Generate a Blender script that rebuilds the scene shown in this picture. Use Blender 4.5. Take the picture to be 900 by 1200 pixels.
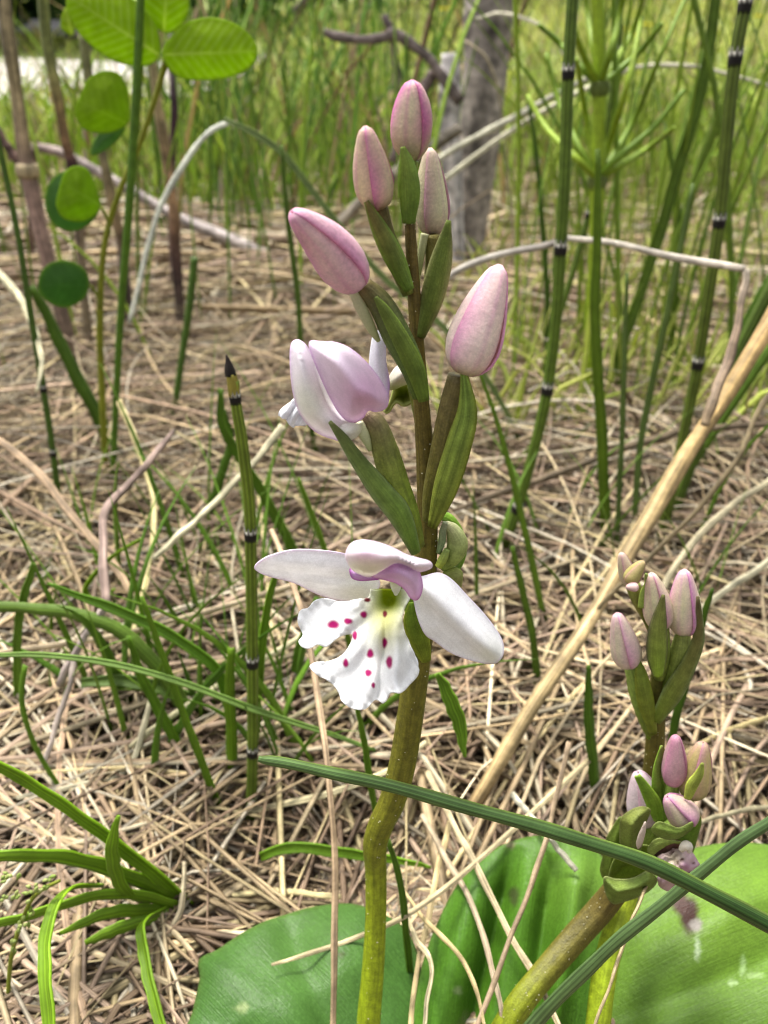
import bpy, math, random
import numpy as np
from mathutils import Vector
from mathutils.geometry import delaunay_2d_cdt

R = math.radians
rs = np.random.RandomState(7)
random.seed(7)
scene = bpy.context.scene
for o in list(bpy.data.objects):
    bpy.data.objects.remove(o)

# ------------------------------------------------------------------ camera
H = 0.084                      # lens height above the ground (m)
PITCH = R(25.7)
FPX = 998.0                    # focal length in pixels of the 900 x 1200 photograph
CAM = np.array([0.0, 0.0, H])
FW = np.array([0, math.cos(PITCH), -math.sin(PITCH)])
UP = np.array([0, math.sin(PITCH), math.cos(PITCH)])
RT = np.array([1.0, 0, 0])
cam = bpy.data.cameras.new('camera')
cam.sensor_fit = 'VERTICAL'; cam.sensor_height = 36; cam.lens = FPX / 1200 * 36
cam.clip_start = 0.004; cam.clip_end = 300
cam.dof.use_dof = True; cam.dof.focus_distance = 0.060; cam.dof.aperture_fstop = 62
camo = bpy.data.objects.new('camera', cam)
scene.collection.objects.link(camo)
camo.location = CAM; camo.rotation_euler = (math.pi / 2 - PITCH, 0, 0)
scene.camera = camo

# ------------------------------------------------------------------ light
SUN_EL, SUN_AZ = R(73), R(-50)            # azimuth measured from +Y (ahead of the lens) towards +X
world = bpy.data.worlds.new('World'); scene.world = world; world.use_nodes = True
nt = world.node_tree; nt.nodes.clear()
sky = nt.nodes.new('ShaderNodeTexSky'); sky.sky_type = 'NISHITA'; sky.sun_disc = False
sky.sun_elevation = SUN_EL; sky.sun_rotation = SUN_AZ
sky.dust_density = 6; sky.air_density = 1.0; sky.ozone_density = 1.0
hs = nt.nodes.new('ShaderNodeHueSaturation'); hs.inputs['Saturation'].default_value = 0.14
bg = nt.nodes.new('ShaderNodeBackground'); bg.inputs['Strength'].default_value = 0.15
wo = nt.nodes.new('ShaderNodeOutputWorld')
nt.links.new(sky.outputs[0], hs.inputs['Color']); nt.links.new(hs.outputs[0], bg.inputs['Color']); nt.links.new(bg.outputs[0], wo.inputs[0])
sun = bpy.data.lights.new('sun', 'SUN'); sun.energy = 2.4; sun.angle = R(12); sun.color = (1.0, 0.95, 0.86)
suno = bpy.data.objects.new('sun', sun); scene.collection.objects.link(suno)
sd = Vector((math.sin(SUN_AZ) * math.cos(SUN_EL), math.cos(SUN_AZ) * math.cos(SUN_EL), math.sin(SUN_EL)))
suno.rotation_euler = sd.to_track_quat('Z', 'Y').to_euler()
scene.view_settings.view_transform = 'Standard'; scene.view_settings.look = 'None'
scene.view_settings.gamma = 1; scene.view_settings.exposure = 1.2
scene.cycles.max_bounces = 8; scene.cycles.transmission_bounces = 4; scene.cycles.transparent_max_bounces = 8
scene.cycles.use_denoising = True; scene.cycles.filter_width = 1.1

# ------------------------------------------------------------------ pixels to places
def rayv(px, py):
    return FW + RT * ((px - 450) / FPX) + UP * ((600 - py) / FPX)
def at(px, py, Y):                       # the point of that line of sight Y metres ahead
    d = rayv(px, py); return CAM + d * (Y / d[1])
def onz(px, py, z=0.0):                  # ... where it meets height z
    d = rayv(px, py); return CAM + d * ((z - H) / d[2])
def onplane(px, py, p0, n):
    d = rayv(px, py); return CAM + d * (np.dot(p0 - CAM, n) / np.dot(d, n))
def mpp(p):                              # metres per pixel there
    return float(np.dot(np.asarray(p) - CAM, FW)) / FPX
def groundY(py):
    return onz(450, py)[1]
def lerp(a, b, t): return np.asarray(a) * (1 - t) + np.asarray(b) * t
def nrm(v):
    v = np.asarray(v, float); return v / max(1e-12, np.linalg.norm(v))
def catmull(P, n):
    P = np.asarray(P, float)
    if len(P) == 2:
        t = np.linspace(0, 1, n)[:, None]; return P[0] * (1 - t) + P[1] * t
    A = np.vstack([2 * P[0] - P[1], P, 2 * P[-1] - P[-2]])
    seg = len(P) - 1; out = []
    for x in np.linspace(0, seg, n):
        i = min(int(x), seg - 1); t = x - i
        a, b, c, d = A[i], A[i + 1], A[i + 2], A[i + 3]
        out.append(0.5 * ((2 * b) + (c - a) * t + (2 * a - 5 * b + 4 * c - d) * t * t + (3 * b - a - 3 * c + d) * t ** 3))
    return np.array(out)

# ------------------------------------------------------------------ materials
def plant_material(name, rough=0.5, trans=0.0, fibre=0.0, mottle=0.25, mottle_scale=900, bump=0.3, bump_scale=2500, spec=0.35, cell=0.0, fscale=(25, 9)):
    m = bpy.data.materials.new(name); m.use_nodes = True
    nt = m.node_tree; nt.nodes.clear(); N = nt.nodes.new; L = nt.links.new
    out = N('ShaderNodeOutputMaterial'); bs = N('ShaderNodeBsdfPrincipled')
    bs.inputs['Roughness'].default_value = rough; bs.inputs['Specular IOR Level'].default_value = spec
    col = N('ShaderNodeAttribute'); col.attribute_name = 'Col'
    tc = N('ShaderNodeTexCoord')
    n1 = N('ShaderNodeTexNoise'); n1.inputs['Scale'].default_value = mottle_scale; n1.inputs['Detail'].default_value = 4
    L(tc.outputs['Object'], n1.inputs['Vector'])
    mr = N('ShaderNodeMapRange'); mr.inputs['From Min'].default_value = 0.3; mr.inputs['From Max'].default_value = 0.7
    mr.inputs['To Min'].default_value = 1 - mottle; mr.inputs['To Max'].default_value = 1 + mottle
    L(n1.outputs['Fac'], mr.inputs['Value'])
    mul = N('ShaderNodeVectorMath'); mul.operation = 'MULTIPLY'
    L(col.outputs['Color'], mul.inputs[0]); L(mr.outputs[0], mul.inputs[1])
    c = mul.outputs[0]
    hgt = n1.outputs['Fac']
    nb = N('ShaderNodeTexNoise'); nb.inputs['Scale'].default_value = bump_scale; nb.inputs['Detail'].default_value = 3
    L(tc.outputs['Object'], nb.inputs['Vector']); hgt = nb.outputs['Fac']
    if fibre > 0:
        st = N('ShaderNodeAttribute'); st.attribute_name = 'st'
        mp = N('ShaderNodeVectorMath'); mp.operation = 'MULTIPLY'; mp.inputs[1].default_value = (fscale[0], fscale[1], 1)
        L(st.outputs['Vector'], mp.inputs[0])
        n2 = N('ShaderNodeTexNoise'); n2.inputs['Scale'].default_value = 1; n2.inputs['Detail'].default_value = 3
        L(mp.outputs[0], n2.inputs['Vector'])
        m2 = N('ShaderNodeMapRange'); m2.inputs['From Min'].default_value = 0.3; m2.inputs['From Max'].default_value = 0.7
        m2.inputs['To Min'].default_value = 1 - fibre; m2.inputs['To Max'].default_value = 1 + fibre * 0.7
        L(n2.outputs['Fac'], m2.inputs['Value'])
        mu2 = N('ShaderNodeVectorMath'); mu2.operation = 'MULTIPLY'
        L(c, mu2.inputs[0]); L(m2.outputs[0], mu2.inputs[1]); c = mu2.outputs[0]
        ad = N('ShaderNodeMath'); ad.operation = 'ADD'; L(n2.outputs['Fac'], ad.inputs[0]); L(nb.outputs['Fac'], ad.inputs[1]); hgt = ad.outputs[0]
    if cell > 0:
        vo = N('ShaderNodeTexVoronoi'); vo.inputs['Scale'].default_value = bump_scale * 1.3
        L(tc.outputs['Object'], vo.inputs['Vector'])
        m3 = N('ShaderNodeMapRange'); m3.inputs['From Max'].default_value = 0.7; m3.inputs['To Min'].default_value = 1 + cell; m3.inputs['To Max'].default_value = 1 - cell
        L(vo.outputs['Distance'], m3.inputs['Value'])
        mu3 = N('ShaderNodeVectorMath'); mu3.operation = 'MULTIPLY'; L(c, mu3.inputs[0]); L(m3.outputs[0], mu3.inputs[1]); c = mu3.outputs[0]
    L(c, bs.inputs['Base Color'])
    if bump > 0:
        bp = N('ShaderNodeBump'); bp.inputs['Strength'].default_value = bump; bp.inputs['Distance'].default_value = 0.00015
        L(hgt, bp.inputs['Height']); L(bp.outputs[0], bs.inputs['Normal'])
    if trans > 0:
        tr = N('ShaderNodeBsdfTranslucent'); L(c, tr.inputs['Color'])
        mx = N('ShaderNodeMixShader'); mx.inputs[0].default_value = trans
        L(bs.outputs[0], mx.inputs[1]); L(tr.outputs[0], mx.inputs[2]); L(mx.outputs[0], out.inputs['Surface'])
    else:
        L(bs.outputs[0], out.inputs['Surface'])
    return m

M = dict(
    petal=plant_material('petal', 0.6, 0.35, 0.0, 0.05, 1500, 0.14, 7000, 0.2, 0.06),
    bud=plant_material('bud_sepal', 0.55, 0.36, 0.10, 0.08, 1200, 0.22, 6000, 0.22, 0.07, (3000, 6)),
    stem=plant_material('fleshy_stem', 0.5, 0.06, 0.22, 0.25, 1500, 0.4, 5000, 0.25, 0.14, (400, 14)),
    bract=plant_material('bract', 0.55, 0.25, 0.18, 0.22, 1100, 0.4, 5000, 0.2, 0.10, (500, 10)),
    leaf=plant_material('basal_leaf', 0.36, 0.15, 0.16, 0.14, 260, 0.45, 2600, 0.16, 0.12, (12, 34)),
    leaflet=plant_material('thin_leaflet', 0.5, 0.65, 0.0, 0.12, 500, 0.3, 2500, 0.2, 0.05),
    blade=plant_material('grass_blade', 0.5, 0.25, 0.35, 0.18, 300, 0.35, 2500, 0.25, 0.0, (60, 14)),
    straw=plant_material('dry_straw', 0.6, 0.05, 0.55, 0.35, 450, 0.6, 2500, 0.25, 0.0, (60, 10)),
    rush=plant_material('horsetail_stem', 0.5, 0.04, 0.25, 0.2, 700, 0.3, 3000, 0.25, 0.0, (120, 12)),
    scale=plant_material('horsetail_sheath', 0.65, 0.0, 0.15, 0.2, 900, 0.3, 3000, 0.2),
    bark=plant_material('bark', 0.85, 0.0, 0.5, 0.55, 220, 1.0, 700, 0.15, 0.0, (120, 7)),
    mass=plant_material('far_foliage', 0.55, 0.5, 0.0, 0.2, 30, 0.0, 300, 0.2),
)

# ------------------------------------------------------------------ objects
COL = scene.collection
def tag(o, label=None, cat=None, group=None, kind=None):
    if label: o['label'] = label
    if cat: o['category'] = cat
    if group: o['group'] = group
    if kind: o['kind'] = kind
    return o
def empty(name, loc, label, cat, group=None):
    o = bpy.data.objects.new(name, None); COL.objects.link(o)
    o.location = loc; o.empty_display_size = 0.005
    return tag(o, label, cat, group)
def mesh_obj(name, V, F, mat, parent=None, col=None, st=None, solid=0.0, smooth=True):
    V = np.asarray(V, float)
    me = bpy.data.meshes.new(name)
    off = np.zeros(3)
    if parent is not None:
        p = parent
        while p is not None:
            off += np.array(p.location); p = p.parent
    else:
        off = V.mean(axis=0) * [1, 1, 0] + [0, 0, V[:, 2].min()]
    me.from_pydata((V - off).tolist(), [], [list(map(int, f)) for f in F])
    n = len(V)
    a = me.attributes.new('Col', 'FLOAT_COLOR', 'POINT')
    c = np.ones((n, 4)); c[:, :3] = np.asarray(col if col is not None else (0.5, 0.5, 0.5))
    if mat.name in ('grass_blade', 'horsetail_stem'): c[:, :3] *= (1.45, 1.12, 0.6)
    a.data.foreach_set('color', c.ravel())
    if st is not None:
        b = me.attributes.new('st', 'FLOAT_VECTOR', 'POINT'); b.data.foreach_set('vector', np.asarray(st, float).ravel())
    me.polygons.foreach_set('use_smooth', [smooth] * len(me.polygons))
    me.materials.append(mat); me.update()
    o = bpy.data.objects.new(name, me); COL.objects.link(o)
    if parent is not None: o.parent = parent
    else: o.location = off
    if solid > 0:
        s = o.modifiers.new('thickness', 'SOLIDIFY'); s.thickness = solid; s.offset = 0
    return o

def frames(P, ref):
    T = np.gradient(P, axis=0); T /= np.maximum(1e-12, np.linalg.norm(T, axis=1))[:, None]
    S = []
    s = None
    for i, t in enumerate(T):
        if s is None:
            s = np.cross(t, ref); 
            if np.linalg.norm(s) < 1e-6: s = np.cross(t, [0.3, 1, 0.2])
        s = s - t * np.dot(s, t); s = nrm(s); S.append(s)
    S = np.array(S); Nn = np.cross(S, T)
    return T, S, Nn

def tube(name, P, rx, mat, parent=None, col=(0.5, 0.5, 0.5), ry=None, n=10, ridge=0.0, nr=6, roll=0.0, colfn=None, cap=True):
    """A tapering rod along P; ry flattens it; col may be a row per point."""
    P = np.asarray(P, float); K = len(P)
    rx = np.broadcast_to(np.asarray(rx, float), (K,)); ry = rx if ry is None else np.broadcast_to(np.asarray(ry, float), (K,))
    T, S, Nn = frames(P, -FW)
    if roll:
        c, s = math.cos(roll), math.sin(roll); S, Nn = S * c + Nn * s, Nn * c - S * s
    th = np.linspace(0, 2 * math.pi, n, endpoint=False)
    m = 1 + ridge * np.cos(th * nr)
    V = P[:, None] + S[:, None] * (rx[:, None] * np.cos(th) * m)[:, :, None] + Nn[:, None] * (ry[:, None] * np.sin(th) * m)[:, :, None]
    V = V.reshape(-1, 3); F = []
    for i in range(K - 1):
        for j in range(n):
            a, b = i * n + j, i * n + (j + 1) % n; F.append((a, b, b + n, a + n))
    Ls = np.concatenate([[0], np.cumsum(np.linalg.norm(np.diff(P, axis=0), axis=1))])
    rnd = rs.rand() * 50
    st = np.stack([np.repeat(Ls, n) + rnd, np.tile(np.abs(th / math.pi - 1), K) * 1.0 + rnd, np.full(K * n, rnd)], 1)
    col = np.asarray(col, float)
    C = np.repeat(col, n, 0) if col.ndim == 2 else np.tile(col, (K * n, 1))
    if colfn is not None:
        u = np.repeat(np.linspace(0, 1, K), n); t2 = np.tile(th, K); C = colfn(u, t2, C)
    if cap:
        F.append(tuple(range(n))[::-1]); F.append(tuple(range((K - 1) * n, K * n)))
    return mesh_obj(name, V, F, mat, parent, C, st)

def pxline(pts, n, Y=None):
    """[(px, py, width_px[, Y])] to smooth points and half widths in metres."""
    A = np.array([list(p) + ([Y] if len(p) == 3 else []) for p in pts], float)
    B = catmull(A, n)
    P = np.array([at(b[0], b[1], b[3]) for b in B])
    w = np.array([b[2] / 2 * mpp(p) for b, p in zip(B, P)])
    return P, np.maximum(w, 1e-6)
def pxtube(name, pts, Y, mat, parent=None, col=(0.5, 0.5, 0.5), k=24, flat=1.0, cols=None, **kw):
    P, w = pxline(pts, k, Y)
    if name == 'ovary' and cols is not None: cols = [np.array(c) * (1.05, 1.28, 0.8) for c in cols]
    if cols is not None: col = catmull(np.array(cols, float), k).clip(0.002, 1)
    if mat.name in ('dry_straw', 'bark'):
        f = np.linspace(0, 1, k); a = rs.rand(6) * 6.28;
        j_ = 1.0 if w.mean() < 0.002 else 0.3
        w = w * (1 + j_ * 0.07 * np.sin(f * 17 + a[0]) + j_ * 0.05 * np.sin(f * 41 + a[1]))
        P = P + 0.22 * min(w.mean(), 0.0006) * np.stack([np.sin(f * 13 + a[2]) + .6 * np.sin(f * 29 + a[3]), 0 * f, np.sin(f * 15 + a[4]) + .6 * np.sin(f * 33 + a[5])], 1)
        kw.setdefault('colfn', lambda u, th, C, a=a: C * (0.62 + 0.5 * np.abs(np.cos(1.5 * th + a[0] + 1.2 * u)) + 0.12 * np.sin(u * 23 + a[1]) + 0.1 * np.sin(u * 61 + a[2]))[:, None])
    return tube(name, P, w, mat, parent, col, ry=w * flat, **kw)

def strip(name, pts, Y, mat, parent=None, col=(0.1, 0.2, 0.03), tip=None, k=22, nv=11, cup=0.35, roll=0.0, twist=0.0, solid=0.00018, colfn=None, edge=None):
    """A leaf-like blade: centre line with full widths in px, folded or cupped by `cup`."""
    if name == 'bract':
        pts = [(q[0], q[1], q[2] * (0.55 if i == 0 else 0.84)) + tuple(q[3:]) for i, q in enumerate(pts)]
        col = np.asarray(col) * (1.5, 1.6, 0.9); k = 26; edge = np.asarray(col) * 1.5 if edge is None else edge
        if tip is not None: tip = np.asarray(tip) * (1.4, 1.5, 1.0)
    P, w = pxline(pts, k, Y)
    T, S, Nn = frames(P, -FW)
    if name in ('grass_leaf', 'blade'):
        f = np.linspace(0, 1, k); a_ = rs.rand(4) * 6.28; P = P + (S * (0.12 * np.sin(f * 11 + a_[0]) + 0.07 * np.sin(f * 31 + a_[1]))[:, None] + Nn * (0.2 * np.sin(f * 9 + a_[2]))[:, None]) * w.mean(); w = w * (1 + 0.06 * np.sin(f * 37 + a_[3]))
    v = np.linspace(-1, 1, nv)
    V, C, st = [], [], []
    L = 0; rnd = rs.rand() * 40
    for i in range(k):
        if i: L += np.linalg.norm(P[i] - P[i - 1])
        a = roll + twist * i / (k - 1); c, s = math.cos(a), math.sin(a)
        S2 = S[i] * c + Nn[i] * s; N2 = Nn[i] * c - S[i] * s
        for vv in v:
            V.append(P[i] + S2 * w[i] * vv + N2 * cup * w[i] * (vv * vv - 0.4))
            u = i / (k - 1)
            cc = lerp(col, tip if tip is not None else col, u)
            if edge is not None: cc = lerp(cc, edge, abs(vv) ** 4)
            C.append(cc); st.append((L + rnd, vv * 1.0 + rnd, rnd))
    F = []
    for i in range(k - 1):
        for j in range(nv - 1):
            a = i * nv + j; F.append((a, a + 1, a + nv + 1, a + nv))
    C = np.array(C)
    if name in ('grass_leaf', 'blade'):
        C = C * (0.86 + 0.26 * np.cos(np.tile(v, k) * 12.5) + 0.30 * np.exp(-(np.tile(v, k) / 0.14) ** 2))[:, None]
    if colfn is not None:
        C = colfn(np.repeat(np.linspace(0, 1, k), nv), np.tile(v, k), C)
    return mesh_obj(name, V, F, mat, parent, C, st, solid)

def inside(x, y, poly):
    n = len(poly); r = np.zeros(x.shape, bool); j = n - 1
    for i in range(n):
        xi, yi = poly[i]; xj, yj = poly[j]
        c = ((yi > y) != (yj > y)) & (x < (xj - xi) * (y - yi) / (yj - yi + 1e-12) + xi); r ^= c; j = i
    return r
def sheet(name, outline, pos, mat, parent=None, colfn=None, step=3.0, solid=0.00018, smooth_n=5, stfn=None):
    """A petal or leaf from its traced outline; pos(px, py, edge) gives each point its place, edge = px to the rim."""
    O = np.array(outline, float)
    cl = np.vstack([O[-1:], O, O[:2]]); pts = []
    for i in range(1, len(O) + 1):
        a, b, c, d = cl[i - 1], cl[i], cl[i + 1], cl[(i + 2) if i + 2 < len(cl) else 2]
        for t in np.linspace(0, 1, smooth_n, endpoint=False):
            pts.append(0.5 * ((2 * b) + (c - a) * t + (2 * a - 5 * b + 4 * c - d) * t * t + (3 * b - a - 3 * c + d) * t ** 3))
    B = np.array(pts); nb = len(B)
    x0, y0 = B.min(0); x1, y1 = B.max(0)
    gx, gy = np.meshgrid(np.arange(x0, x1, step), np.arange(y0, y1, step * 0.87))
    gx[1::2] += step / 2
    g = np.stack([gx.ravel(), gy.ravel()], 1)
    g = g[inside(g[:, 0], g[:, 1], B)]
    A0, A1 = B, np.roll(B, -1, 0)
    def edist(q):
        d = A1 - A0; t = np.clip(((q[:, None] - A0) * d).sum(2) / np.maximum(1e-9, (d * d).sum(1)), 0, 1)
        return np.linalg.norm(q[:, None] - (A0 + d * t[:, :, None]), axis=2).min(1)
    if len(g):
        e = edist(g); g = g[e > step * 0.5]
    q = np.vstack([B, g])
    res = delaunay_2d_cdt([Vector(p) for p in q], [(i, (i + 1) % nb) for i in range(nb)], [list(range(nb))], 1, 1e-4)
    q = np.array([tuple(p) for p in res[0]]); F = res[2]
    e = edist(q)
    V = np.array([pos(a, b, c) for (a, b), c in zip(q, e)])
    C = np.array([colfn(a, b, c) for (a, b), c in zip(q, e)]) if colfn else np.full((len(q), 3), 0.5)
    st = np.array([stfn(a, b) for a, b in q]) if stfn else np.zeros((len(q), 3))
    return mesh_obj(name, V, F, mat, parent, C, st, solid)
def flatpos(Y, bulge=0.0, scale=20.0, slope=(0, 0), c=(0, 0), extra=None):
    """Near a standing plane at distance Y: bulge towards the lens away from the rim, tilted by slope (m per px)."""
    def f(x, y, e):
        yy = Y - bulge * (1 - math.exp(-(e / scale) ** 1.7)) + slope[0] * (x - c[0]) + slope[1] * (y - c[1])
        if extra: yy += extra(x, y, e)
        return at(x, y, yy)
    return f

OVAL = np.array([(0, .30), (.05, .58), (.14, .82), (.28, .97), (.44, 1.0), (.60, .94), (.74, .80), (.86, .60), (.94, .42), (.98, .26), (1, .05)])
BUDP = np.array([(0, .34), (.04, .64), (.12, .88), (.25, 1.0), (.38, .97), (.55, .85), (.70, .69), (.83, .52), (.92, .38), (.97, .25), (1, .06)])
PINK = (0.76, 0.34, 0.54); CREAM = (0.80, 0.75, 0.50); GREENISH = (0.42, 0.46, 0.18); PALE = (0.74, 0.62, 0.68)
def bud(name, base, tip, width, Y, parent, dY=0.0, pink=PINK, cream=CREAM, low=GREENISH, amt=1.0, phase=0.4, bend=0.0, flat=1.0, lowtop=0.25, prof=None):
    """A closed flower bud of three overlapping sepals."""
    o = empty(name, at(base[0], base[1], Y), None, None); 
    if parent is not None:
        o.parent = parent; o.location = at(base[0], base[1], Y) - np.array(parent.location)
    k = 22; width = width * 0.88
    t = np.linspace(0, 1, k)
    bx = np.array(base, float); tx = np.array(tip, float); d = tx - bx; pn = np.array([-d[1], d[0]])
    cl = [bx + d * u + pn * bend * math.sin(math.pi * u) for u in t]
    P = np.array([at(c[0], c[1], Y + dY * u) for c, u in zip(cl, t)])
    s = mpp(P[0]); r = np.interp(t, (prof if prof is not None else BUDP)[:, 0], (prof if prof is not None else BUDP)[:, 1]) * width / 2 * s
    T, S, Nn = frames(P, -FW)
    nv = 13
    rd = rs.rand() * 3
    for j in range(3):
        V, C, st = [], [], []
        for i in range(k):
            for vv in np.linspace(-1, 1, nv):
                th = phase + j * 2 * math.pi / 3 + vv * R(70)
                m = 1.0 + 0.075 * vv - 0.06 * (abs(vv) ** 2) + 0.025 * math.exp(-(vv / 0.12) ** 2) + (0.02 if vv > 0.9 else 0)
                m *= 1 + 0.03 * math.sin(5 * t[i] + j * 2 + rd)
                V.append(P[i] + (S[i] * math.cos(th) + Nn[i] * math.sin(th) * flat) * r[i] * m)
                a = np.clip(amt * (0.14 + 0.66 * abs(vv + 0.1) ** 1.5 + 0.35 * (t[i] > 0.8) * (t[i] - 0.8) * 4 + 0.12 * math.sin(7 * t[i] + 3 * vv + rd + j)), 0, 1)
                if abs(vv) < 0.1: a = min(1, a + 0.3 * amt)
                c = lerp(cream, pink, a)
                g = np.clip(1 - t[i] / max(1e-3, lowtop), 0, 1)
                c = lerp(c, low, g * 0.85)
                if vv > 0.9: c = lerp(c, np.asarray(pink) * (0.9, 0.75, 0.85), 0.5)
                elif vv > 0.7: c = lerp(c, np.asarray(pink), 0.2)
                C.append(c); st.append((t[i] * 0.01 + rd, vv + j * 3, rd))
        F = []
        for i in range(k - 1):
            for q in range(nv - 1):
                a = i * nv + q; F.append((a, a + 1, a + nv + 1, a + nv))
        mesh_obj('sepal', V, F, M['bud'], o, np.array(C), st, 0.00014)
    return o

# ================================================================== the setting
def terrain_z(x, y):
    x = np.asarray(x, float); y = np.asarray(y, float)
    z = 0.0015 * np.sin(x * 61 + 1.3) * np.cos(y * 47) + 0.004 * np.sin(x * 11 + y * 7)* np.clip((y - 0.1) / 0.3, 0, 1)
    z -= 0.002
    z = z + 0.02 * np.sin(x * 2.3 + 0.7) * np.sin(y * 1.9) * np.clip((y - 0.5) / 1.0, 0, 1)
    bank = np.clip(y - 2.2 + 0.25 * np.sin(x * 0.9), 0, None)
    return z + 0.13 * bank * np.clip(bank / 1.5, 0, 1)
ys = np.concatenate([np.linspace(-0.5, 0.0, 8), np.linspace(0.02, 0.5, 50), 0.5 * np.exp(np.linspace(0.03, math.log(160), 70))])
G_V, G_C, nx = [], [], 61
for y in ys:
    half = 0.6 + 0.9 * abs(y)
    for u in np.linspace(-1, 1, nx):
        x = u * half * (1 + 0.4 * abs(u)); z = float(terrain_z(x, y))
        G_V.append((x, y, z))
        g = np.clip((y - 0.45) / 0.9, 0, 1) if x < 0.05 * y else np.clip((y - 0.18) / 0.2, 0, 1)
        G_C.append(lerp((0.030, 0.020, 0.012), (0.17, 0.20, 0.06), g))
G_F = []
for i in range(len(ys) - 1):
    for j in range(nx - 1):
        a = i * nx + j; G_F.append((a, a + 1, a + nx + 1, a + nx))
mground = plant_material('soil', 0.9, 0.0, 0.0, 0.45, 90, 0.8, 900, 0.15)
ground = mesh_obj('ground', G_V, G_F, mground, None, G_C)
tag(ground, kind='structure')

# pale gravel path beyond the grass
P_V, P_F, P_C = [], [], []
for i, x in enumerate(np.linspace(-9, -0.55, 40)):
    near = 2.35 + 0.12 * math.sin(x * 1.7); far = 4.6 + 0.2 * math.sin(x * 1.1)
    for j, v in enumerate(np.linspace(0, 1, 14)):
        y = near + (far - near) * v
        P_V.append((x + 0.04 * math.sin(9 * v), y, float(terrain_z(x, y)) + 0.012)); P_C.append((0.42, 0.39, 0.36))
for i in range(39):
    for j in range(13):
        a = i * 14 + j; P_F.append((a, a + 14, a + 15, a + 1))
tag(mesh_obj('path', P_V, P_F, plant_material('pale_gravel', 0.9, 0, 0, 0.3, 60, 0.6, 200, 0.2), None, P_C), kind='structure')

# ================================================================== orchids
STEM_UP = (0.115, 0.070, 0.022); STEM_MID = (0.150, 0.125, 0.018); STEM_LOW = (0.24, 0.27, 0.012)
BR_D = (0.075, 0.120, 0.025); BR_L = (0.165, 0.240, 0.055); BR_TIP = (0.11, 0.085, 0.05)
BR_P = (0.26, 0.33, 0.11)
OY = 0.0545
orchid = empty('orchid', onz(430, 1232) * [1, 1, 0], 'tall pink and white orchid with one open spotted flower and a flower spike of buds', 'orchid', 'round-leaved orchids')
ORP = [(478, 205, 9), (480, 250, 14), (484, 320, 18), (489, 400, 21), (494, 470, 24), (499, 540, 29), (501, 600, 33), (499, 660, 36), (495, 730, 38), (489, 780, 40), (481, 840, 41), (472, 895, 41), (460, 938, 39), (447, 965, 37), (440, 990, 35), (441, 1020, 31), (441, 1070, 29, .0535), (438, 1130, 30, .0522), (433, 1190, 32, .0508), (430, 1250, 34, .0498)]
ORP = [(p[0], p[1], p[2] * np.interp(p[1], [200, 600, 900, 1100], [.85, .74, .76, .86]), p[3] if len(p) == 4 else OY) for p in ORP]
OC = [STEM_UP, STEM_UP, (0.13, 0.085, 0.022), (0.12, 0.08, 0.022), (0.13, 0.09, 0.02), (0.135, 0.10, 0.02), (0.14, 0.11, 0.02), STEM_MID, (0.16, 0.14, 0.016), (0.17, 0.16, 0.014), (0.2, 0.21, 0.012), STEM_LOW, STEM_LOW]
def ridged(u, th, C):
    return C * (0.86 + 0.2 * np.cos(th * 5 + 1.0) ** 2)[:, None] * (1.0, 1.16, 0.8)
st_ = pxtube('stem', ORP, None, M['stem'], orchid, k=90, cols=OC, n=28, ridge=0.045, nr=5, colfn=ridged)

def flecks(name, n, pts, Y, parent, rng=(0.0, 1.0), r=0.00007):
    """Tiny pale glands that dot the fleshy stem, on the side of its surface."""
    P, w = pxline(pts, 120, Y); T, S, Nn = frames(P, -FW)
    V, F = [], []
    for _ in range(n):
        i = int(rs.uniform(*rng) * 118); a = rs.rand() * 2 * math.pi
        d = S[i] * math.cos(a) + Nn[i] * math.sin(a)
        c = P[i] + d * w[i] * 1.0 + T[i] * rs.uniform(-.0003, .0003); q = r * rs.uniform(0.6, 1.2)
        b = len(V)
        for dx in ((1, 0, 0), (-1, 0, 0), (0, 1, 0), (0, -1, 0), (0, 0, 1), (0, 0, -1)): V.append(c + np.array(dx) * q)
        for f in ((0, 2, 4), (2, 1, 4), (1, 3, 4), (3, 0, 4), (2, 0, 5), (1, 2, 5), (3, 1, 5), (0, 3, 5)): F.append([b + k for k in f])
    return tag(mesh_obj(name, V, F, M['petal'], parent, (0.6, 0.58, 0.4)), kind='stuff')
flecks('gland', 170, ORP, None, orchid)

# --- the six buds of the spike, each with its ovary and bract
b = bud('bud', (482, 186), (483, 95), 50, OY, orchid, dY=-0.001, phase=1.9, amt=1.25, pink=(0.68, 0.25, 0.46), lowtop=0.5, prof=OVAL, flat=0.95)
pxtube('ovary', [(483, 188, 16), (479, 215, 15), (479, 250, 12)], OY, M['stem'], b, cols=[(0.2, 0.22, 0.06), (0.16, 0.15, 0.04)], n=14)
strip('bract', [(479, 262, 22), (480, 225, 27), (477, 195, 20), (472, 172, 3)], OY - 0.0016, M['bract'], orchid, BR_D, (0.15, 0.19, 0.05), cup=-0.7)
b = bud('bud', (443, 243), (428, 149), 50, OY - 0.001, orchid, dY=-0.001, phase=0.6, pink=(0.64, 0.25, 0.42), cream=(0.74, 0.68, 0.40), lowtop=0.2, low=(0.3, 0.25, 0.12))
pxtube('ovary', [(444, 243, 20), (452, 275, 22), (466, 310, 22), (478, 345, 14)], OY - 0.0005, M['stem'], b, cols=[(0.12, 0.07, 0.03), (0.10, 0.09, 0.03), (0.12, 0.12, 0.03)], n=14)
strip('bract', [(480, 340, 18), (464, 305, 26), (447, 272, 22), (429, 236, 4)], OY - 0.0022, M['bract'], orchid, BR_D, (0.10, 0.07, 0.03), cup=-0.6)
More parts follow.
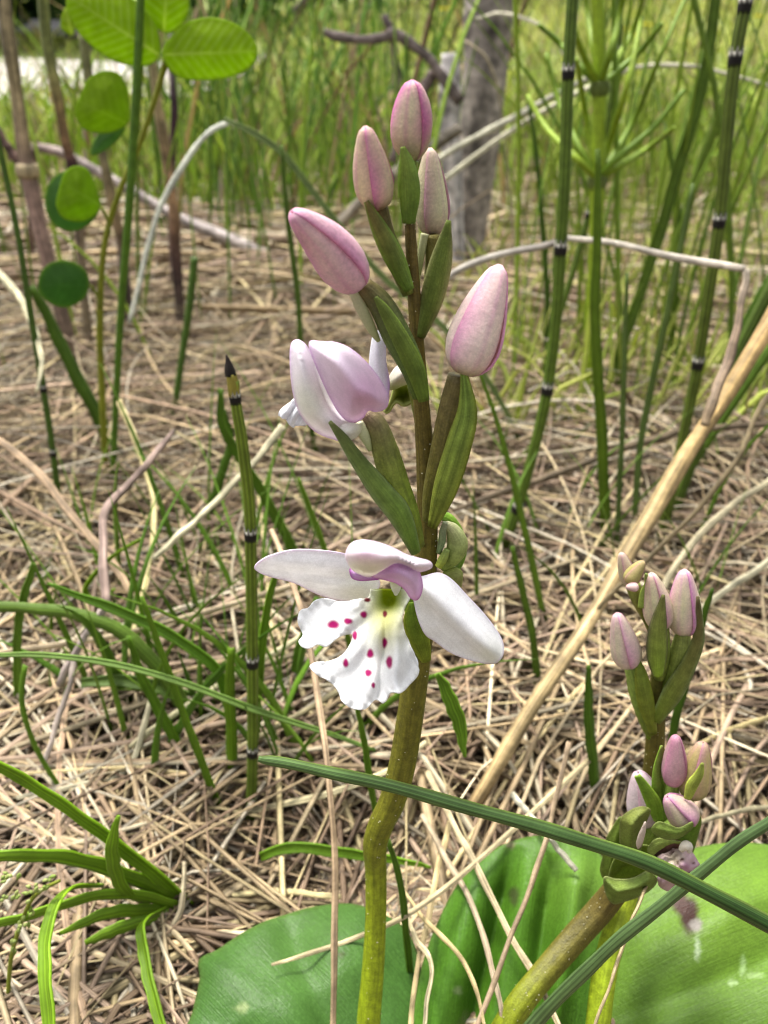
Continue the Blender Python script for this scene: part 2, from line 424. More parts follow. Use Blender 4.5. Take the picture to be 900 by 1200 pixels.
b = bud('bud', (419, 333), (342, 249), 60, OY - 0.003, orchid, dY=-0.004, phase=2.2, pink=(0.80, 0.38, 0.60), cream=(0.86, 0.68, 0.66), lowtop=0.12, low=(0.5, 0.3, 0.4), bend=0.04)
pxtube('ovary', [(424, 333, 22), (446, 356, 30), (466, 395, 34), (484, 432, 28), (492, 465, 18)], OY - 0.002, M['stem'], b, cols=[(0.14, 0.085, 0.05), (0.085, 0.085, 0.03), (0.07, 0.10, 0.022), (0.08, 0.11, 0.022)], n=18, ridge=0.03, nr=3)
pxtube('spur', [(414, 341, 12), (424, 362, 14), (436, 386, 11), (444, 400, 5)], OY - 0.0022, M['petal'], b, cols=[(0.55, 0.52, 0.34), (0.38, 0.42, 0.17)], n=12)
strip('bract', [(497, 470, 20), (488, 435, 24), (470, 398, 22), (452, 366, 14), (440, 348, 3)], OY - 0.0042, M['bract'], orchid, (0.07, 0.10, 0.02), (0.10, 0.12, 0.035), cup=-0.5)
b = bud('bud', (507, 274), (504, 174), 43, OY + 0.002, orchid, dY=0.0, phase=0.9, amt=0.75, pink=(0.55, 0.27, 0.40), cream=(0.68, 0.68, 0.40), lowtop=0.2, low=(0.4, 0.3, 0.25))
pxtube('ovary', [(507, 275, 18), (509, 310, 22), (504, 350, 20), (494, 385, 12)], OY + 0.001, M['stem'], b, cols=[(0.16, 0.11, 0.04), (0.13, 0.13, 0.04)], n=14)
pxtube('spur', [(498, 274, 10), (494, 296, 9), (491, 322, 5)], OY + 0.0008, M['petal'], b, cols=[(0.5, 0.5, 0.3), (0.36, 0.4, 0.16)], n=10)
strip('bract', [(492, 395, 18), (506, 350, 30), (517, 305, 28), (526, 258, 4)], OY - 0.0004, M['bract'], orchid, (0.085, 0.105, 0.03), (0.10, 0.13, 0.035), cup=-0.55, edge=(0.3, 0.3, 0.12))
b = bud('bud', (543, 437), (586, 311), 70, OY - 0.002, orchid, dY=0.001, phase=1.2, pink=(0.80, 0.42, 0.60), cream=(0.88, 0.78, 0.66), lowtop=0.12, low=(0.55, 0.5, 0.3))
pxtube('ovary', [(537, 440, 24), (526, 480, 24), (516, 530, 24), (506, 575, 20), (502, 610, 14)], OY - 0.001, M['stem'], b, cols=[(0.15, 0.10, 0.06), (0.12, 0.085, 0.03), (0.12, 0.10, 0.025)], n=16, ridge=0.03, nr=3)
strip('bract', [(506, 618, 18), (521, 572, 34), (537, 520, 36), (547, 480, 27), (543, 428, 4)], OY - 0.0025, M['bract'], orchid, (0.125, 0.135, 0.03), (0.15, 0.22, 0.06), cup=-0.45, roll=0.35, colfn=lambda u, v, C: C * (0.9 + 0.25 * np.cos(v * 9))[:, None])

# --- the half-open flower seen from behind
fl = empty('side_flower', at(435, 480, OY), None, None); fl.parent = orchid; fl.location = at(435, 480, OY) - np.array(orchid.location)
def pinkwash(cx, cy, r, base=(0.80, 0.74, 0.80), p=(0.66, 0.42, 0.64), rim=(0.62, 0.36, 0.68)):
    def f(x, y, e):
        a = math.exp(-(((x - cx) ** 2 + (y - cy) ** 2) / (r * r)))
        return lerp(lerp(base, p, a * 0.9), rim, 0.6 * math.exp(-e / 1.6))
    return f
sheet('lip', [(327, 483), (338, 474), (346, 468), (356, 474), (368, 486), (366, 496), (352, 498), (342, 500), (336, 492), (330, 489)], flatpos(OY - 0.0015, 0.0004, 6, extra=lambda x, y, e: 0.0003 * math.sin(x * .5 + y * .3)), M['petal'], fl, lambda x, y, e: (0.84, 0.84, 0.88), 2.5)
sheet('petal', [(436, 400), (440, 386), (446, 392), (451, 402), (452, 425), (456, 448), (453, 470), (444, 474), (436, 462), (433, 430)], flatpos(OY - 0.0005, 0.0005, 6), M['petal'], fl, lambda x, y, e: lerp((0.85, 0.85, 0.9), (0.62, 0.42, 0.72), math.exp(-max(0, 455 - x) / 3)), 2.5)
sheet('hood', [(341, 410), (347, 399), (357, 404), (366, 418), (378, 444), (390, 470), (404, 486), (412, 494), (402, 505), (402, 516), (392, 514), (370, 505), (352, 484), (343, 452)], flatpos(OY - 0.0020, 0.0022, 9, (0.00001, 0), (380, 450)), M['petal'], fl, lambda x, y, e: lerp(lerp((0.88, 0.82, 0.88), (0.86, 0.86, 0.78), math.exp(-((x - 362) ** 2 + (y - 470) ** 2) / 900.)), (0.60, 0.34, 0.66), 0.6 * math.exp(-e / 1.5)), 2.5)
sheet('sepal', [(363, 404), (374, 400), (392, 402), (410, 409), (428, 424), (444, 444), (454, 464), (452, 477), (440, 482), (432, 480), (424, 490), (412, 494), (400, 486), (388, 466), (376, 440)], flatpos(OY - 0.0032, 0.0028, 13, (-0.00001, 0), (410, 450), lambda x, y, e: -0.0012 * math.exp(-((x - 425) + (y - 465) * -0.6) ** 2 / 120.) * 0.5), M['petal'], fl, pinkwash(426, 460, 32, (0.88, 0.77, 0.86), (0.72, 0.46, 0.64)), 2.5)
sheet('petal', [(396, 503), (404, 497), (414, 496), (424, 500), (418, 511), (408, 515), (399, 512)], flatpos(OY - 0.0035, 0.0008, 8), M['petal'], fl, lambda x, y, e: lerp((0.80, 0.78, 0.76), (0.66, 0.68, 0.42), math.exp(-max(0, 424 - x) / 10)), 2.5)
pxtube('spur', [(420, 496, 12), (428, 512, 12), (434, 528, 5)], OY - 0.0032, M['petal'], fl, cols=[(0.62, 0.62, 0.42), (0.42, 0.48, 0.2)], n=12)
pxtube('ovary', [(428, 484, 14), (440, 496, 24), (452, 530, 31), (464, 570, 33), (478, 605, 28), (488, 640, 20)], OY - 0.0028, M['stem'], fl, cols=[(0.26, 0.15, 0.16), (0.17, 0.13, 0.07), (0.15, 0.155, 0.035), (0.145, 0.165, 0.028), (0.13, 0.13, 0.022)], n=20, ridge=0.04, nr=4)
strip('bract', [(488, 648, 20), (470, 604, 32), (446, 574, 30), (420, 540, 20), (402, 514, 13), (386, 494, 3)], OY - 0.0042, M['bract'], orchid, (0.10, 0.16, 0.035), (0.085, 0.09, 0.045), cup=-0.5, roll=-0.3, edge=(0.20, 0.26, 0.10))
# a second flower seen past the stem, only its green column shows
fb = empty('back_flower', at(470, 450, OY + 0.006), None, None); fb.parent = orchid; fb.location = at(470, 450, OY + 0.006) - np.array(orchid.location)
sheet('sepal', [(455, 447), (460, 436), (467, 428), (476, 424), (484, 430), (484, 445), (470, 452), (458, 456)], flatpos(OY + 0.004, 0.0015, 8), M['petal'], fb, lambda x, y, e: lerp((0.66, 0.60, 0.55), (0.40, 0.42, 0.2), math.exp(-max(0, 452 - y) / 7)), 2.5)
sheet('lip', [(457, 470), (460, 460), (464, 450), (476, 448), (486, 452), (486, 468), (474, 476), (464, 472), (456, 483), (450, 482)], flatpos(OY + 0.0045, -0.0012, 7), M['petal'], fb, lambda x, y, e: lerp((0.16, 0.20, 0.02), (0.40, 0.44, 0.14), math.exp(-e / 2.5)), 2.5)
pxtube('ovary', [(484, 452, 14), (492, 480, 18), (497, 520, 12)], OY + 0.004, M['stem'], fb, cols=[(0.15, 0.15, 0.04), (0.13, 0.1, 0.03)], n=12)

# --- the curled green bud on the far side of the stem
cb = empty('curled_bud', at(528, 660, OY), None, None); cb.parent = orchid; cb.location = at(528, 660, OY) - np.array(orchid.location)
pxtube('sepal', [(519, 668, 6), (530, 654, 20), (536, 638, 25), (531, 622, 18), (522, 614, 9)], OY - 0.0004, M['bract'], cb, cols=[(0.30, 0.38, 0.08), (0.36, 0.42, 0.14), (0.46, 0.45, 0.26)], n=18)
pxtube('petal', [(522, 612, 6), (519, 622, 8), (518, 634, 9), (514, 648, 6)], OY - 0.0007, M['bract'], cb, cols=[(0.34, 0.37, 0.22), (0.24, 0.33, 0.14)], n=12)
pxtube('lip', [(514, 664, 9), (519, 655, 11), (524, 644, 7)], OY - 0.0012, M['bract'], cb, cols=[(0.40, 0.46, 0.06), (0.28, 0.36, 0.10)], n=12)
strip('bract', [(512, 602, 14), (528, 608, 16), (540, 625, 14), (544, 645, 13), (539, 662, 14), (530, 672, 12)], OY + 0.0016, M['bract'], orchid, (0.14, 0.24, 0.035), (0.10, 0.18, 0.035), cup=-0.7, roll=0.5, edge=(0.28, 0.36, 0.14))
strip('bract', [(508, 690, 14), (524, 680, 22), (534, 676, 24), (536, 684, 18), (537, 695, 4)], OY - 0.001, M['bract'], orchid, (0.13, 0.15, 0.05), (0.17, 0.15, 0.08), cup=-0.6)

# --- the open flower
FY = 0.0485
fo = empty('open_flower', at(470, 690, FY), None, None); fo.parent = orchid; fo.location = at(470, 690, FY) - np.array(orchid.location)
WHITE = (0.93, 0.92, 0.93)
def sepcol(rimc, gx, gy, dv):
    L_ = math.hypot(*dv)
    def f(x, y, e):
        ac = ((x - 460) * dv[1] - (y - 690) * dv[0]) / L_
        n = 0.02 * math.sin(x * .9) * math.sin(y * 0.7)
        c = lerp(WHITE, (0.78, 0.79, 0.70), 0.6 * math.exp(-((x - gx) ** 2 + (y - gy) ** 2) / 500.)) + n
        c = c * (1 - 0.055 * max(0, math.sin(ac * 0.95 + 0.01 * x)) ** 2)
        return lerp(c, rimc, 0.55 * math.exp(-e / 1.3))
    return f
def crease(x0, y0, dx, dy, amp, w):
    L = math.hypot(dx, dy); dx /= L; dy /= L
    return lambda x, y, e: amp * math.exp(-(((x - x0) * dy - (y - y0) * dx) / w) ** 2)
k1 = crease(300, 664, 130, 16, 0.0004, 7)
sheet('sepal', [(298, 664), (308, 655), (322, 649), (345, 644), (380, 645), (408, 650), (428, 660), (445, 680), (440, 695), (428, 704), (400, 704), (372, 696), (345, 683), (318, 676), (304, 671)], flatpos(FY + 0.002, 0.0009, 14, (0.000012, 0.00003), (440, 680), lambda x, y, e: k1(x, y, e)), M['petal'], fo, sepcol((0.72, 0.50, 0.74), 425, 695, (130, 16)), 2.0, 0.00010)
k2 = crease(500, 690, 80, 75, -0.0005, 12)
sheet('sepal', [(484, 682), (500, 674), (515, 671), (530, 679), (548, 698), (570, 722), (587, 747), (590, 765), (581, 777), (560, 776), (530, 766), (510, 752), (497, 742), (487, 716)], flatpos(FY + 0.0015, 0.0007, 16, (0.000004, -0.00002), (490, 690), lambda x, y, e: k2(x, y, e) + 0.00006 * math.sin(x * .1 - y * .12)), M['petal'], fo, sepcol((0.74, 0.60, 0.78), 580, 770, (80, 75)), 2.0, 0.00010)
LIP = [(432, 700), (420, 702), (400, 705), (380, 701), (368, 705), (362, 712), (352, 716), (349, 730), (355, 744), (350, 753), (360, 760), (372, 755), (382, 758), (392, 750), (403, 744), (413, 744), (409, 757), (398, 770), (385, 775), (372, 776), (363, 781), (372, 791), (385, 798), (396, 809), (401, 822), (412, 830), (428, 831), (440, 820), (450, 824), (458, 812), (470, 812), (480, 802), (490, 790), (489, 775), (482, 758), (475, 742), (471, 728), (474, 712), (480, 698), (468, 682), (448, 678), (436, 688)]
SPOTS = [(391, 732, 6.5, 4.5), (408, 728, 4.5, 3.2), (426, 720, 3.6, 3.6), (430, 703, 3.5, 2.4), (451, 720, 2.6, 3.6), (416, 745, 2.4, 5), (434, 766, 3.6, 5), (451, 753, 3.4, 5.6), (457, 776, 3.4, 6.6), (405, 777, 2.8, 4.6), (432, 789, 3.6, 4), (437, 803, 1.8, 3)]
def lipcol(x, y, e):
    c = np.array((0.86, 0.865, 0.875)) + 0.015 * math.sin(x * 1.1) * math.sin(y * .8)
    t_ = math.atan2(y - 700, x - 452); c = c * (1 - 0.045 * max(0, math.sin(t_ * 34 + 0.02 * y)) * np.clip(e / 12, 0, 1))
    c = lerp(c, (0.70, 0.70, 0.30), min(1, 1.0 * math.exp(-(((x - 452) / 22) ** 2 + ((y - 722) / 32) ** 2))))
    c = lerp(c, (0.30, 0.38, 0.012), min(1, 1.25 * math.exp(-(((x - 456) / 16) ** 2 + ((y - 698) / 18) ** 4))))
    for i, (a, b_, p, q) in enumerate(SPOTS):
        ang = math.atan2(y - b_, x - a); wob = 1 + 0.06 * math.sin(3 * ang + i * 2.1)
        d = math.hypot((x - a) / p, (y - b_) / q) / wob
        if d < 1.35:
            c = lerp((0.36, 0.006, 0.12) if i not in (3, 4) else (0.22, 0.03, 0.04), c, np.clip((d - 0.75) / 0.6, 0, 1) ** 1.2)
    return c
def lippos(x, y, e):
    u = np.clip((y - 690) / 140, -0.1, 1.1)
    Y = FY - 0.001 - 0.0050 * u ** 1.2
    Y += 0.0016 * math.exp(-(((x - 455) / 15) ** 2 + ((y - 702) / 16) ** 2))          # throat
    Y += 0.00028 * math.exp(-((x - (452 - 0.11 * (y - 735))) / 4.0) ** 2) * np.clip((y - 715) / 30, 0, 1)   # fold down the middle
    Y -= 0.0009 * math.exp(-((x - (466 - 0.05 * (y - 735))) / 9.0) ** 2) * np.clip((y - 715) / 30, 0, 1)
    Y += 0.0013 * np.clip((410 - x) / 60, 0, 1) * np.clip((765 - y) / 20, 0, 1)       # side lobe swept back
    t_ = math.atan2(y - 700, x - 452); Y += 0.00011 * math.sin(t_ * 17) * np.clip((math.hypot(x - 452, y - 700) - 25) / 50, 0, 1) + 0.00014 * math.sin(x * .09 + y * .13)
    Y += (0.00016 * math.sin(x * 0.33 + y * 0.21) + 0.00007 * math.sin(x * .5 - y * .4)) * math.exp(-e / 5)   # frilled rim
    return at(x, y, Y)
sheet('lip', LIP, lippos, M['petal'], fo, lipcol, 1.15, 0.00010)
pxtube('column', [(462, 676, 11), (464, 688, 12), (464, 697, 4)], FY - 0.0006, M['petal'], fo, cols=[(0.5, 0.5, 0.2), (0.72, 0.72, 0.6), (0.75, 0.75, 0.7)], n=12)
def hoodcol(x, y, e):
    c = lerp((0.86, 0.77, 0.82), (0.88, 0.87, 0.72), math.exp(-((x - 425) ** 2 / 900. + (y - 664) ** 2 / 110.)))
    c = lerp(c, (0.78, 0.52, 0.68), 0.55 * math.exp(-((x - 432) ** 2 / 500. + (y - 645) ** 2 / 60.)))
    return lerp(c, (0.74, 0.58, 0.78), 0.5 * math.exp(-e / 1.2))
sheet('petal', [(411, 668), (415, 665), (432, 672), (446, 677), (432, 679), (420, 679), (413, 676)], flatpos(FY - 0.0020, 0.0008, 4), M['petal'], fo, lambda x, y, e: lerp((0.70, 0.45, 0.74), (0.40, 0.02, 0.40), math.exp(-e / 1.8)), 2.0)
sheet('petal', [(434, 673), (448, 663), (462, 657), (477, 660), (489, 668), (494, 682), (493, 694), (488, 702), (481, 699), (475, 690), (464, 682), (450, 678)], flatpos(FY - 0.0028, 0.0018, 8, (0, 0.00002), (460, 670)), M['petal'], fo, lambda x, y, e: lerp(lerp((0.84, 0.60, 0.84), (0.76, 0.44, 0.76), math.exp(-((x - 455) ** 2 + (y - 668) ** 2) / 160.)), (0.50, 0.10, 0.46), 0.75 * math.exp(-e / 1.6) * (1 if y > 672 else 0.1)), 2.0, 0.0002)
sheet('hood', [(406, 650), (412, 638), (424, 634), (440, 636), (458, 642), (476, 651), (490, 655), (503, 659), (505, 664), (496, 668), (486, 669), (476, 664), (464, 661), (452, 668), (440, 674), (428, 674), (415, 668), (409, 660)], flatpos(FY - 0.0032, 0.0032, 7, (0, 0.000035), (440, 655)), M['petal'], fo, hoodcol, 2.0, 0.0002)
pxtube('ovary', [(470, 676, 14), (482, 700, 20), (487, 726, 24), (491, 752, 20), (494, 770, 10)], FY + 0.0028, M['bract'], fo, cols=[(0.25, 0.3, 0.08), (0.15, 0.22, 0.035), (0.13, 0.17, 0.03)], n=16)
strip('bract', [(500, 775, 18), (492, 752, 26), (483, 728, 22), (482, 706, 5)], FY + 0.0012, M['bract'], orchid, (0.14, 0.16, 0.025), (0.12, 0.2, 0.03), cup=-0.5)

# --- basal leaves: parallel veins run from the base to the tip
def leafpos(p0, n, dome=0.002, scale=40, folds=()):
    n = nrm(n)
    def f(x, y, e):
        p = onplane(x, y, p0, n)
        h = dome * (1 - math.exp(-e / scale))
        for (x0, y0, dx, dy, amp, w) in folds:
            L = math.hypot(dx, dy); d = ((x - x0) * dy - (y - y0) * dx) / L; t = ((x - x0) * dx + (y - y0) * dy) / L
            h += amp * math.exp(-(d / w) ** 2) * np.clip((t + 20) / 60, 0, 1)
        h += 0.00025 * math.sin(x * 0.045 + y * 0.03)
        return p + n * h
    return f
def leafcol(a, b_, cx, cy, r, rim=(0.12, 0.19, 0.05), spots=()):
    def f(x, y, e):
        c = lerp(a, b_, math.exp(-((x - cx) ** 2 + (y - cy) ** 2) / (r * r)))
        c = lerp(c, rim, 0.5 * math.exp(-e / 2.5))
        for (sx, sy, p, q, cc, tw) in spots:
            d = math.hypot((x - sx) / p, (y - sy) / q) * (1 + 0.10 * math.sin(math.atan2(y - sy, x - sx) * 3 + tw) + 0.05 * math.sin(math.atan2(y - sy, x - sx) * 7 + tw))
            c = lerp(cc, c, np.clip((d - 0.7) / 0.5, 0, 1))
        return c
    return f
def veins(x0, y0, dx, dy, per):
    L = math.hypot(dx, dy)
    return lambda x, y: (((x - x0) * dx + (y - y0) * dy) / L / 500, ((x - x0) * dy - (y - y0) * dx) / L / per, 0)
LZ = at(435, 1200, 0.0540)
sheet('leaf', [(216, 1235), (226, 1190), (235, 1150), (234, 1126), (255, 1115), (290, 1092), (330, 1072), (370, 1062), (410, 1060), (445, 1072), (470, 1085), (486, 1108), (492, 1140), (485, 1190), (470, 1250), (330, 1275)], leafpos(LZ, (0.10, -0.30, 1), 0.003, 60, ((330, 1060, 60, 170, -0.0010, 22), (240, 1150, 100, 60, 0.0006, 30))), M['leaf'], orchid, leafcol((0.042, 0.108, 0.018), (0.060, 0.135, 0.026), 350, 1110, 110, spots=((397, 1129, 4, 4, (0.05, 0.07, 0.02), 0), (285, 1190, 8, 5, (0.2, 0.26, 0.1), 1))), 5, 0.0003, stfn=veins(430, 1230, -130, -150, 60))

# --- second orchid: short spike of buds beside the dry stalk
Y2 = 0.0615
orchid2 = empty('orchid', onz(694, 1215) * [1, 1, 0], 'short budding orchid rising in front of the thick dry stalk, buds closed', 'orchid', 'round-leaved orchids')
S2 = [(777, 700, 8), (775, 760, 16), (770, 810, 24), (768, 860, 26), (765, 905, 28), (757, 960, 30), (742, 1020, 32, .0595), (724, 1080, 34, .0565), (708, 1140, 34, .0535), (697, 1235, 34, .050)]
S2 = [(p[0], p[1], p[2] * 0.82, p[3] if len(p) == 4 else Y2) for p in S2]
pxtube('stem', S2, None, M['stem'], orchid2, k=50, cols=[(0.14, 0.12, 0.03), (0.11, 0.09, 0.025), (0.12, 0.085, 0.02), (0.14, 0.11, 0.02), (0.24, 0.25, 0.02), (0.28, 0.32, 0.02), (0.28, 0.32, 0.02)], n=22, ridge=0.05, nr=5, colfn=ridged)
flecks('gland', 50, S2, None, orchid2, (0.1, 0.6))
b = bud('bud', (738, 780), (723, 719), 37, Y2 - 0.0015, orchid2, phase=2.7, amt=0.9, pink=(0.74, 0.40, 0.58), cream=(0.72, 0.67, 0.48), lowtop=0.08)
pxtube('ovary', [(739, 780, 16), (744, 800, 17), (752, 830, 18), (762, 858, 14)], Y2 - 0.0012, M['stem'], b, cols=[(0.30, 0.34, 0.12), (0.2, 0.23, 0.06), (0.15, 0.15, 0.03)], n=14)
strip('bract', [(764, 866, 18), (757, 840, 24), (746, 808, 22), (736, 776, 6)], Y2 - 0.0004, M['bract'], orchid2, (0.12, 0.16, 0.03), (0.15, 0.21, 0.05), cup=-0.5, roll=0.4)
strip('bract', [(766, 860, 14), (758, 825, 22), (752, 795, 18), (748, 774, 4)], Y2 - 0.0022, M['bract'], orchid2, (0.12, 0.13, 0.025), (0.13, 0.17, 0.04), cup=-0.5)
b = bud('bud', (775, 735), (763, 672), 36, Y2 - 0.001, orchid2, phase=2.4, amt=0.85, pink=(0.72, 0.36, 0.50), cream=(0.76, 0.73, 0.46), lowtop=0.15)
pxtube('ovary', [(775, 735, 18), (776, 765, 18), (773, 795, 12)], Y2 - 0.0006, M['stem'], b, cols=[(0.24, 0.26, 0.08), (0.16, 0.16, 0.04)], n=14)
strip('bract', [(772, 792, 20), (771, 768, 28), (772, 735, 24), (777, 697, 3)], Y2 - 0.0030, M['bract'], orchid2, (0.17, 0.24, 0.04), (0.14, 0.13, 0.06), cup=-0.6, edge=(0.12, 0.11, 0.06))
b = bud('bud', (802, 741), (802, 668), 42, Y2 - 0.0008, orchid2, phase=0.2, amt=0.8, pink=(0.70, 0.26, 0.60), cream=(0.80, 0.77, 0.50), lowtop=0.1)
pxtube('ovary', [(801, 740, 16), (797, 765, 24), (788, 800, 22), (776, 832, 14)], Y2 - 0.0006, M['stem'], b, cols=[(0.25, 0.24, 0.10), (0.17, 0.18, 0.05), (0.15, 0.16, 0.03)], n=16)
strip('bract', [(768, 845, 20), (788, 812, 26), (806, 780, 20), (819, 745, 14), (818, 699, 3)], Y2 - 0.0022, M['bract'], orchid2, (0.12, 0.15, 0.03), (0.10, 0.07, 0.05), cup=-0.5, roll=0.5, edge=(0.22, 0.27, 0.10))
b = bud('bud', (738, 684), (728, 648), 20, Y2, orchid2, phase=1.0, amt=0.7, pink=(0.66, 0.36, 0.46), cream=(0.68, 0.62, 0.40), lowtop=0.1)
b = bud('bud', (736, 682), (754, 658), 21, Y2 - 0.0012, orchid2, phase=1.3, amt=0.45, pink=(0.55, 0.28, 0.30), cream=(0.46, 0.42, 0.14), lowtop=0.1)
pxtube('ovary', [(741, 684, 18), (748, 702, 17), (760, 728, 12), (773, 765, 7)], Y2 + 0.0002, M['stem'], b, cols=[(0.22, 0.2, 0.07), (0.15, 0.13, 0.03), (0.15, 0.15, 0.03)], n=12)
b = bud('bud', (747, 688), (734, 688), 11, Y2 - 0.002, orchid2, phase=1.3, amt=0.5, pink=(0.7, 0.4, 0.45), cream=(0.72, 0.55, 0.5), lowtop=0.05)
strip('bract', [(752, 712, 14), (756, 696, 13), (759, 684, 8), (757, 672, 2)], Y2 - 0.001, M['bract'], orchid2, (0.2, 0.25, 0.08), (0.22, 0.26, 0.12), cup=-0.5)
LR = at(720, 1200, 0.0545)
sheet('leaf', [(700, 1250), (705, 1205), (716, 1160), (730, 1110), (745, 1065), (765, 1030), (800, 1000), (850, 988), (900, 992), (960, 1010), (1010, 1060), (1020, 1150), (960, 1250), (820, 1290)], leafpos(LR, (-0.12, -0.42, 1), 0.003, 60, ((705, 1210, 260, -110, -0.0009, 20), (720, 1140, 240, -110, 0.0006, 22))), M['leaf'], orchid2, leafcol((0.080, 0.160, 0.016), (0.110, 0.200, 0.020), 850, 1060, 110, spots=((804, 1078, 11, 24, (0.035, 0.014, 0.010), 0), (795, 1064, 9, 14, (0.05, 0.018, 0.012), 2), (811, 1094, 7, 8, (0.20, 0.18, 0.16), 1), (812, 1122, 3, 13, (0.30, 0.38, 0.22), 3), (866, 1138, 3.5, 12, (0.22, 0.33, 0.12), 4), (880, 1150, 11, 3, (0.20, 0.30, 0.10), 6), (854, 1158, 6, 3.5, (0.24, 0.34, 0.14), 5))), 4, 0.0003, stfn=veins(705, 1210, 260, -110, 55))

# --- third orchid: bent over, tight head of withered buds
Y3 = 0.0560
orchid3 = empty('orchid', onz(575, 1215, 0) * [1, 1, 0], 'bent budding orchid with thick olive stem and a tight nodding head, one bud withered', 'orchid', 'round-leaved orchids')
S3 = [(785, 905, 10), (775, 950, 20), (757, 990, 30), (735, 1025, 32), (706, 1062, 35), (672, 1100, 35, .0545), (636, 1142, 34, .052), (606, 1180, 35, .050), (575, 1235, 37, .048)]
S3 = [(p[0], p[1], p[2] * 0.88, p[3] if len(p) == 4 else Y3) for p in S3]
pxtube('stem', S3, None, M['stem'], orchid3, k=50, cols=[(0.16, 0.2, 0.04), (0.15, 0.2, 0.04), (0.13, 0.12, 0.03), (0.105, 0.07, 0.022), (0.105, 0.075, 0.02), (0.13, 0.105, 0.018), (0.2, 0.2, 0.015), (0.26, 0.28, 0.015)], n=24, ridge=0.05, nr=5, colfn=ridged)
flecks('gland', 80, S3, None, orchid3, (0.3, 1.0))
b = bud('bud', (789, 918), (792, 862), 31, Y3 - 0.001, orchid3, phase=1.6, amt=1.3, pink=(0.60, 0.29, 0.40), cream=(0.62, 0.40, 0.42), lowtop=0.1)
pxtube('ovary', [(789, 916, 14), (786, 936, 16), (778, 960, 12)], Y3 - 0.0006, M['bract'], b, cols=[(0.38, 0.42, 0.16), (0.22, 0.28, 0.06)], n=14)
strip('bract', [(776, 965, 14), (772, 930, 20), (771, 900, 14), (775, 874, 3)], Y3 - 0.0004, M['bract'], orchid3, (0.13, 0.2, 0.04), (0.16, 0.17, 0.07), cup=-0.5, roll=-0.4)
b = bud('bud', (810, 932), (824, 870), 40, Y3 - 0.001, orchid3, phase=0.9, amt=0.8, pink=(0.60, 0.28, 0.40), cream=(0.58, 0.52, 0.18), lowtop=0.3, low=(0.28, 0.3, 0.08))
strip('bract', [(806, 936, 14), (812, 920, 16), (819, 908, 12), (823, 894, 2)], Y3 - 0.0032, M['bract'], orchid3, (0.24, 0.26, 0.07), (0.20, 0.22, 0.07), cup=-0.6)
pxtube('ovary', [(808, 930, 14), (800, 945, 14), (786, 962, 12)], Y3, M['bract'], b, cols=[(0.3, 0.33, 0.1), (0.2, 0.26, 0.06)], n=12)
b = bud('bud', (808, 962), (782, 934), 40, Y3 - 0.003, orchid3, phase=2.5, amt=1.0, pink=(0.58, 0.25, 0.46), cream=(0.62, 0.56, 0.36), lowtop=0.25, low=(0.42, 0.46, 0.2))
pxtube('ovary', [(800, 960, 16), (788, 968, 18), (774, 975, 12)], Y3 - 0.002, M['bract'], b, cols=[(0.3, 0.36, 0.12), (0.2, 0.27, 0.06)], n=12)
b = bud('bud', (756, 962), (748, 905), 46, Y3 + 0.001, orchid3, phase=1.0, amt=0.5, pink=(0.72, 0.42, 0.55), cream=(0.80, 0.70, 0.72), lowtop=0.1, low=(0.7, 0.66, 0.5), bend=0.05)
strip('bract', [(772, 962, 18), (766, 942, 20), (757, 925, 15), (747, 909, 8)], Y3 - 0.0012, M['bract'], orchid3, (0.17, 0.25, 0.05), (0.12, 0.19, 0.03), cup=-0.4, roll=0.3)
def bractsheet(outline, Y, c, bulge=0.0012, rim=(0.30, 0.33, 0.16), slope=(0, 0), cc=(745, 1000), c2=None):
    ys_ = [q[1] for q in outline]; y0, y1 = min(ys_), max(ys_)
    return sheet('bract', outline, flatpos(Y, bulge * 0.8, 14, slope, cc), M['bract'], orchid3, lambda x, y, e: lerp(lerp(c, c2 if c2 else c, (y - y0) / (y1 - y0)), rim, 0.6 * math.exp(-e / 1.0)) * np.array((0.72, 0.76, 0.5)), 2.0, 0.00010, stfn=lambda x, y: (y / 500, x / 30, 0))
bractsheet([(727, 957), (716, 972), (710, 984), (706, 1004), (703, 1020), (709, 1031), (723, 1029), (728, 1010), (730, 992), (735, 970)], Y3 - 0.0005, (0.20, 0.28, 0.06), 0.0012)
bractsheet([(714, 1030), (720, 1006), (735, 998), (755, 990), (770, 998), (770, 1020), (757, 1026), (735, 1030)], Y3 - 0.0018, (0.17, 0.26, 0.02), -0.0008)
bractsheet([(726, 971), (728, 958), (741, 948), (752, 945), (761, 947), (762, 952), (757, 964), (755, 978), (752, 992), (748, 1005), (736, 1011), (727, 993)], Y3 - 0.0030, (0.24, 0.26, 0.09), 0.0022, (0.32, 0.33, 0.17), c2=(0.18, 0.25, 0.05))
sheet('bract', [(746, 986), (749, 976), (754, 966), (757, 964), (755, 978), (751, 990), (747, 994)], flatpos(Y3 - 0.0050, 0.0003, 4), M['petal'], orchid3, lambda x, y, e: (0.56, 0.47, 0.40), 2.2)
bractsheet([(707, 1032), (710, 1027), (723, 1030), (741, 1029), (759, 1020), (764, 1022), (770, 1030), (766, 1039), (752, 1049), (736, 1055), (719, 1059), (710, 1048)], Y3 - 0.0036, (0.21, 0.28, 0.08), 0.0022, (0.38, 0.38, 0.24))
bractsheet([(763, 973), (771, 963), (784, 966), (796, 970), (811, 963), (810, 972), (793, 983), (776, 982)], Y3 - 0.0046, (0.22, 0.30, 0.08), 0.0012)
bractsheet([(790, 983), (807, 971), (817, 954), (822, 962), (817, 983), (811, 1000), (804, 994)], Y3 - 0.001, (0.18, 0.30, 0.04), 0.0008)
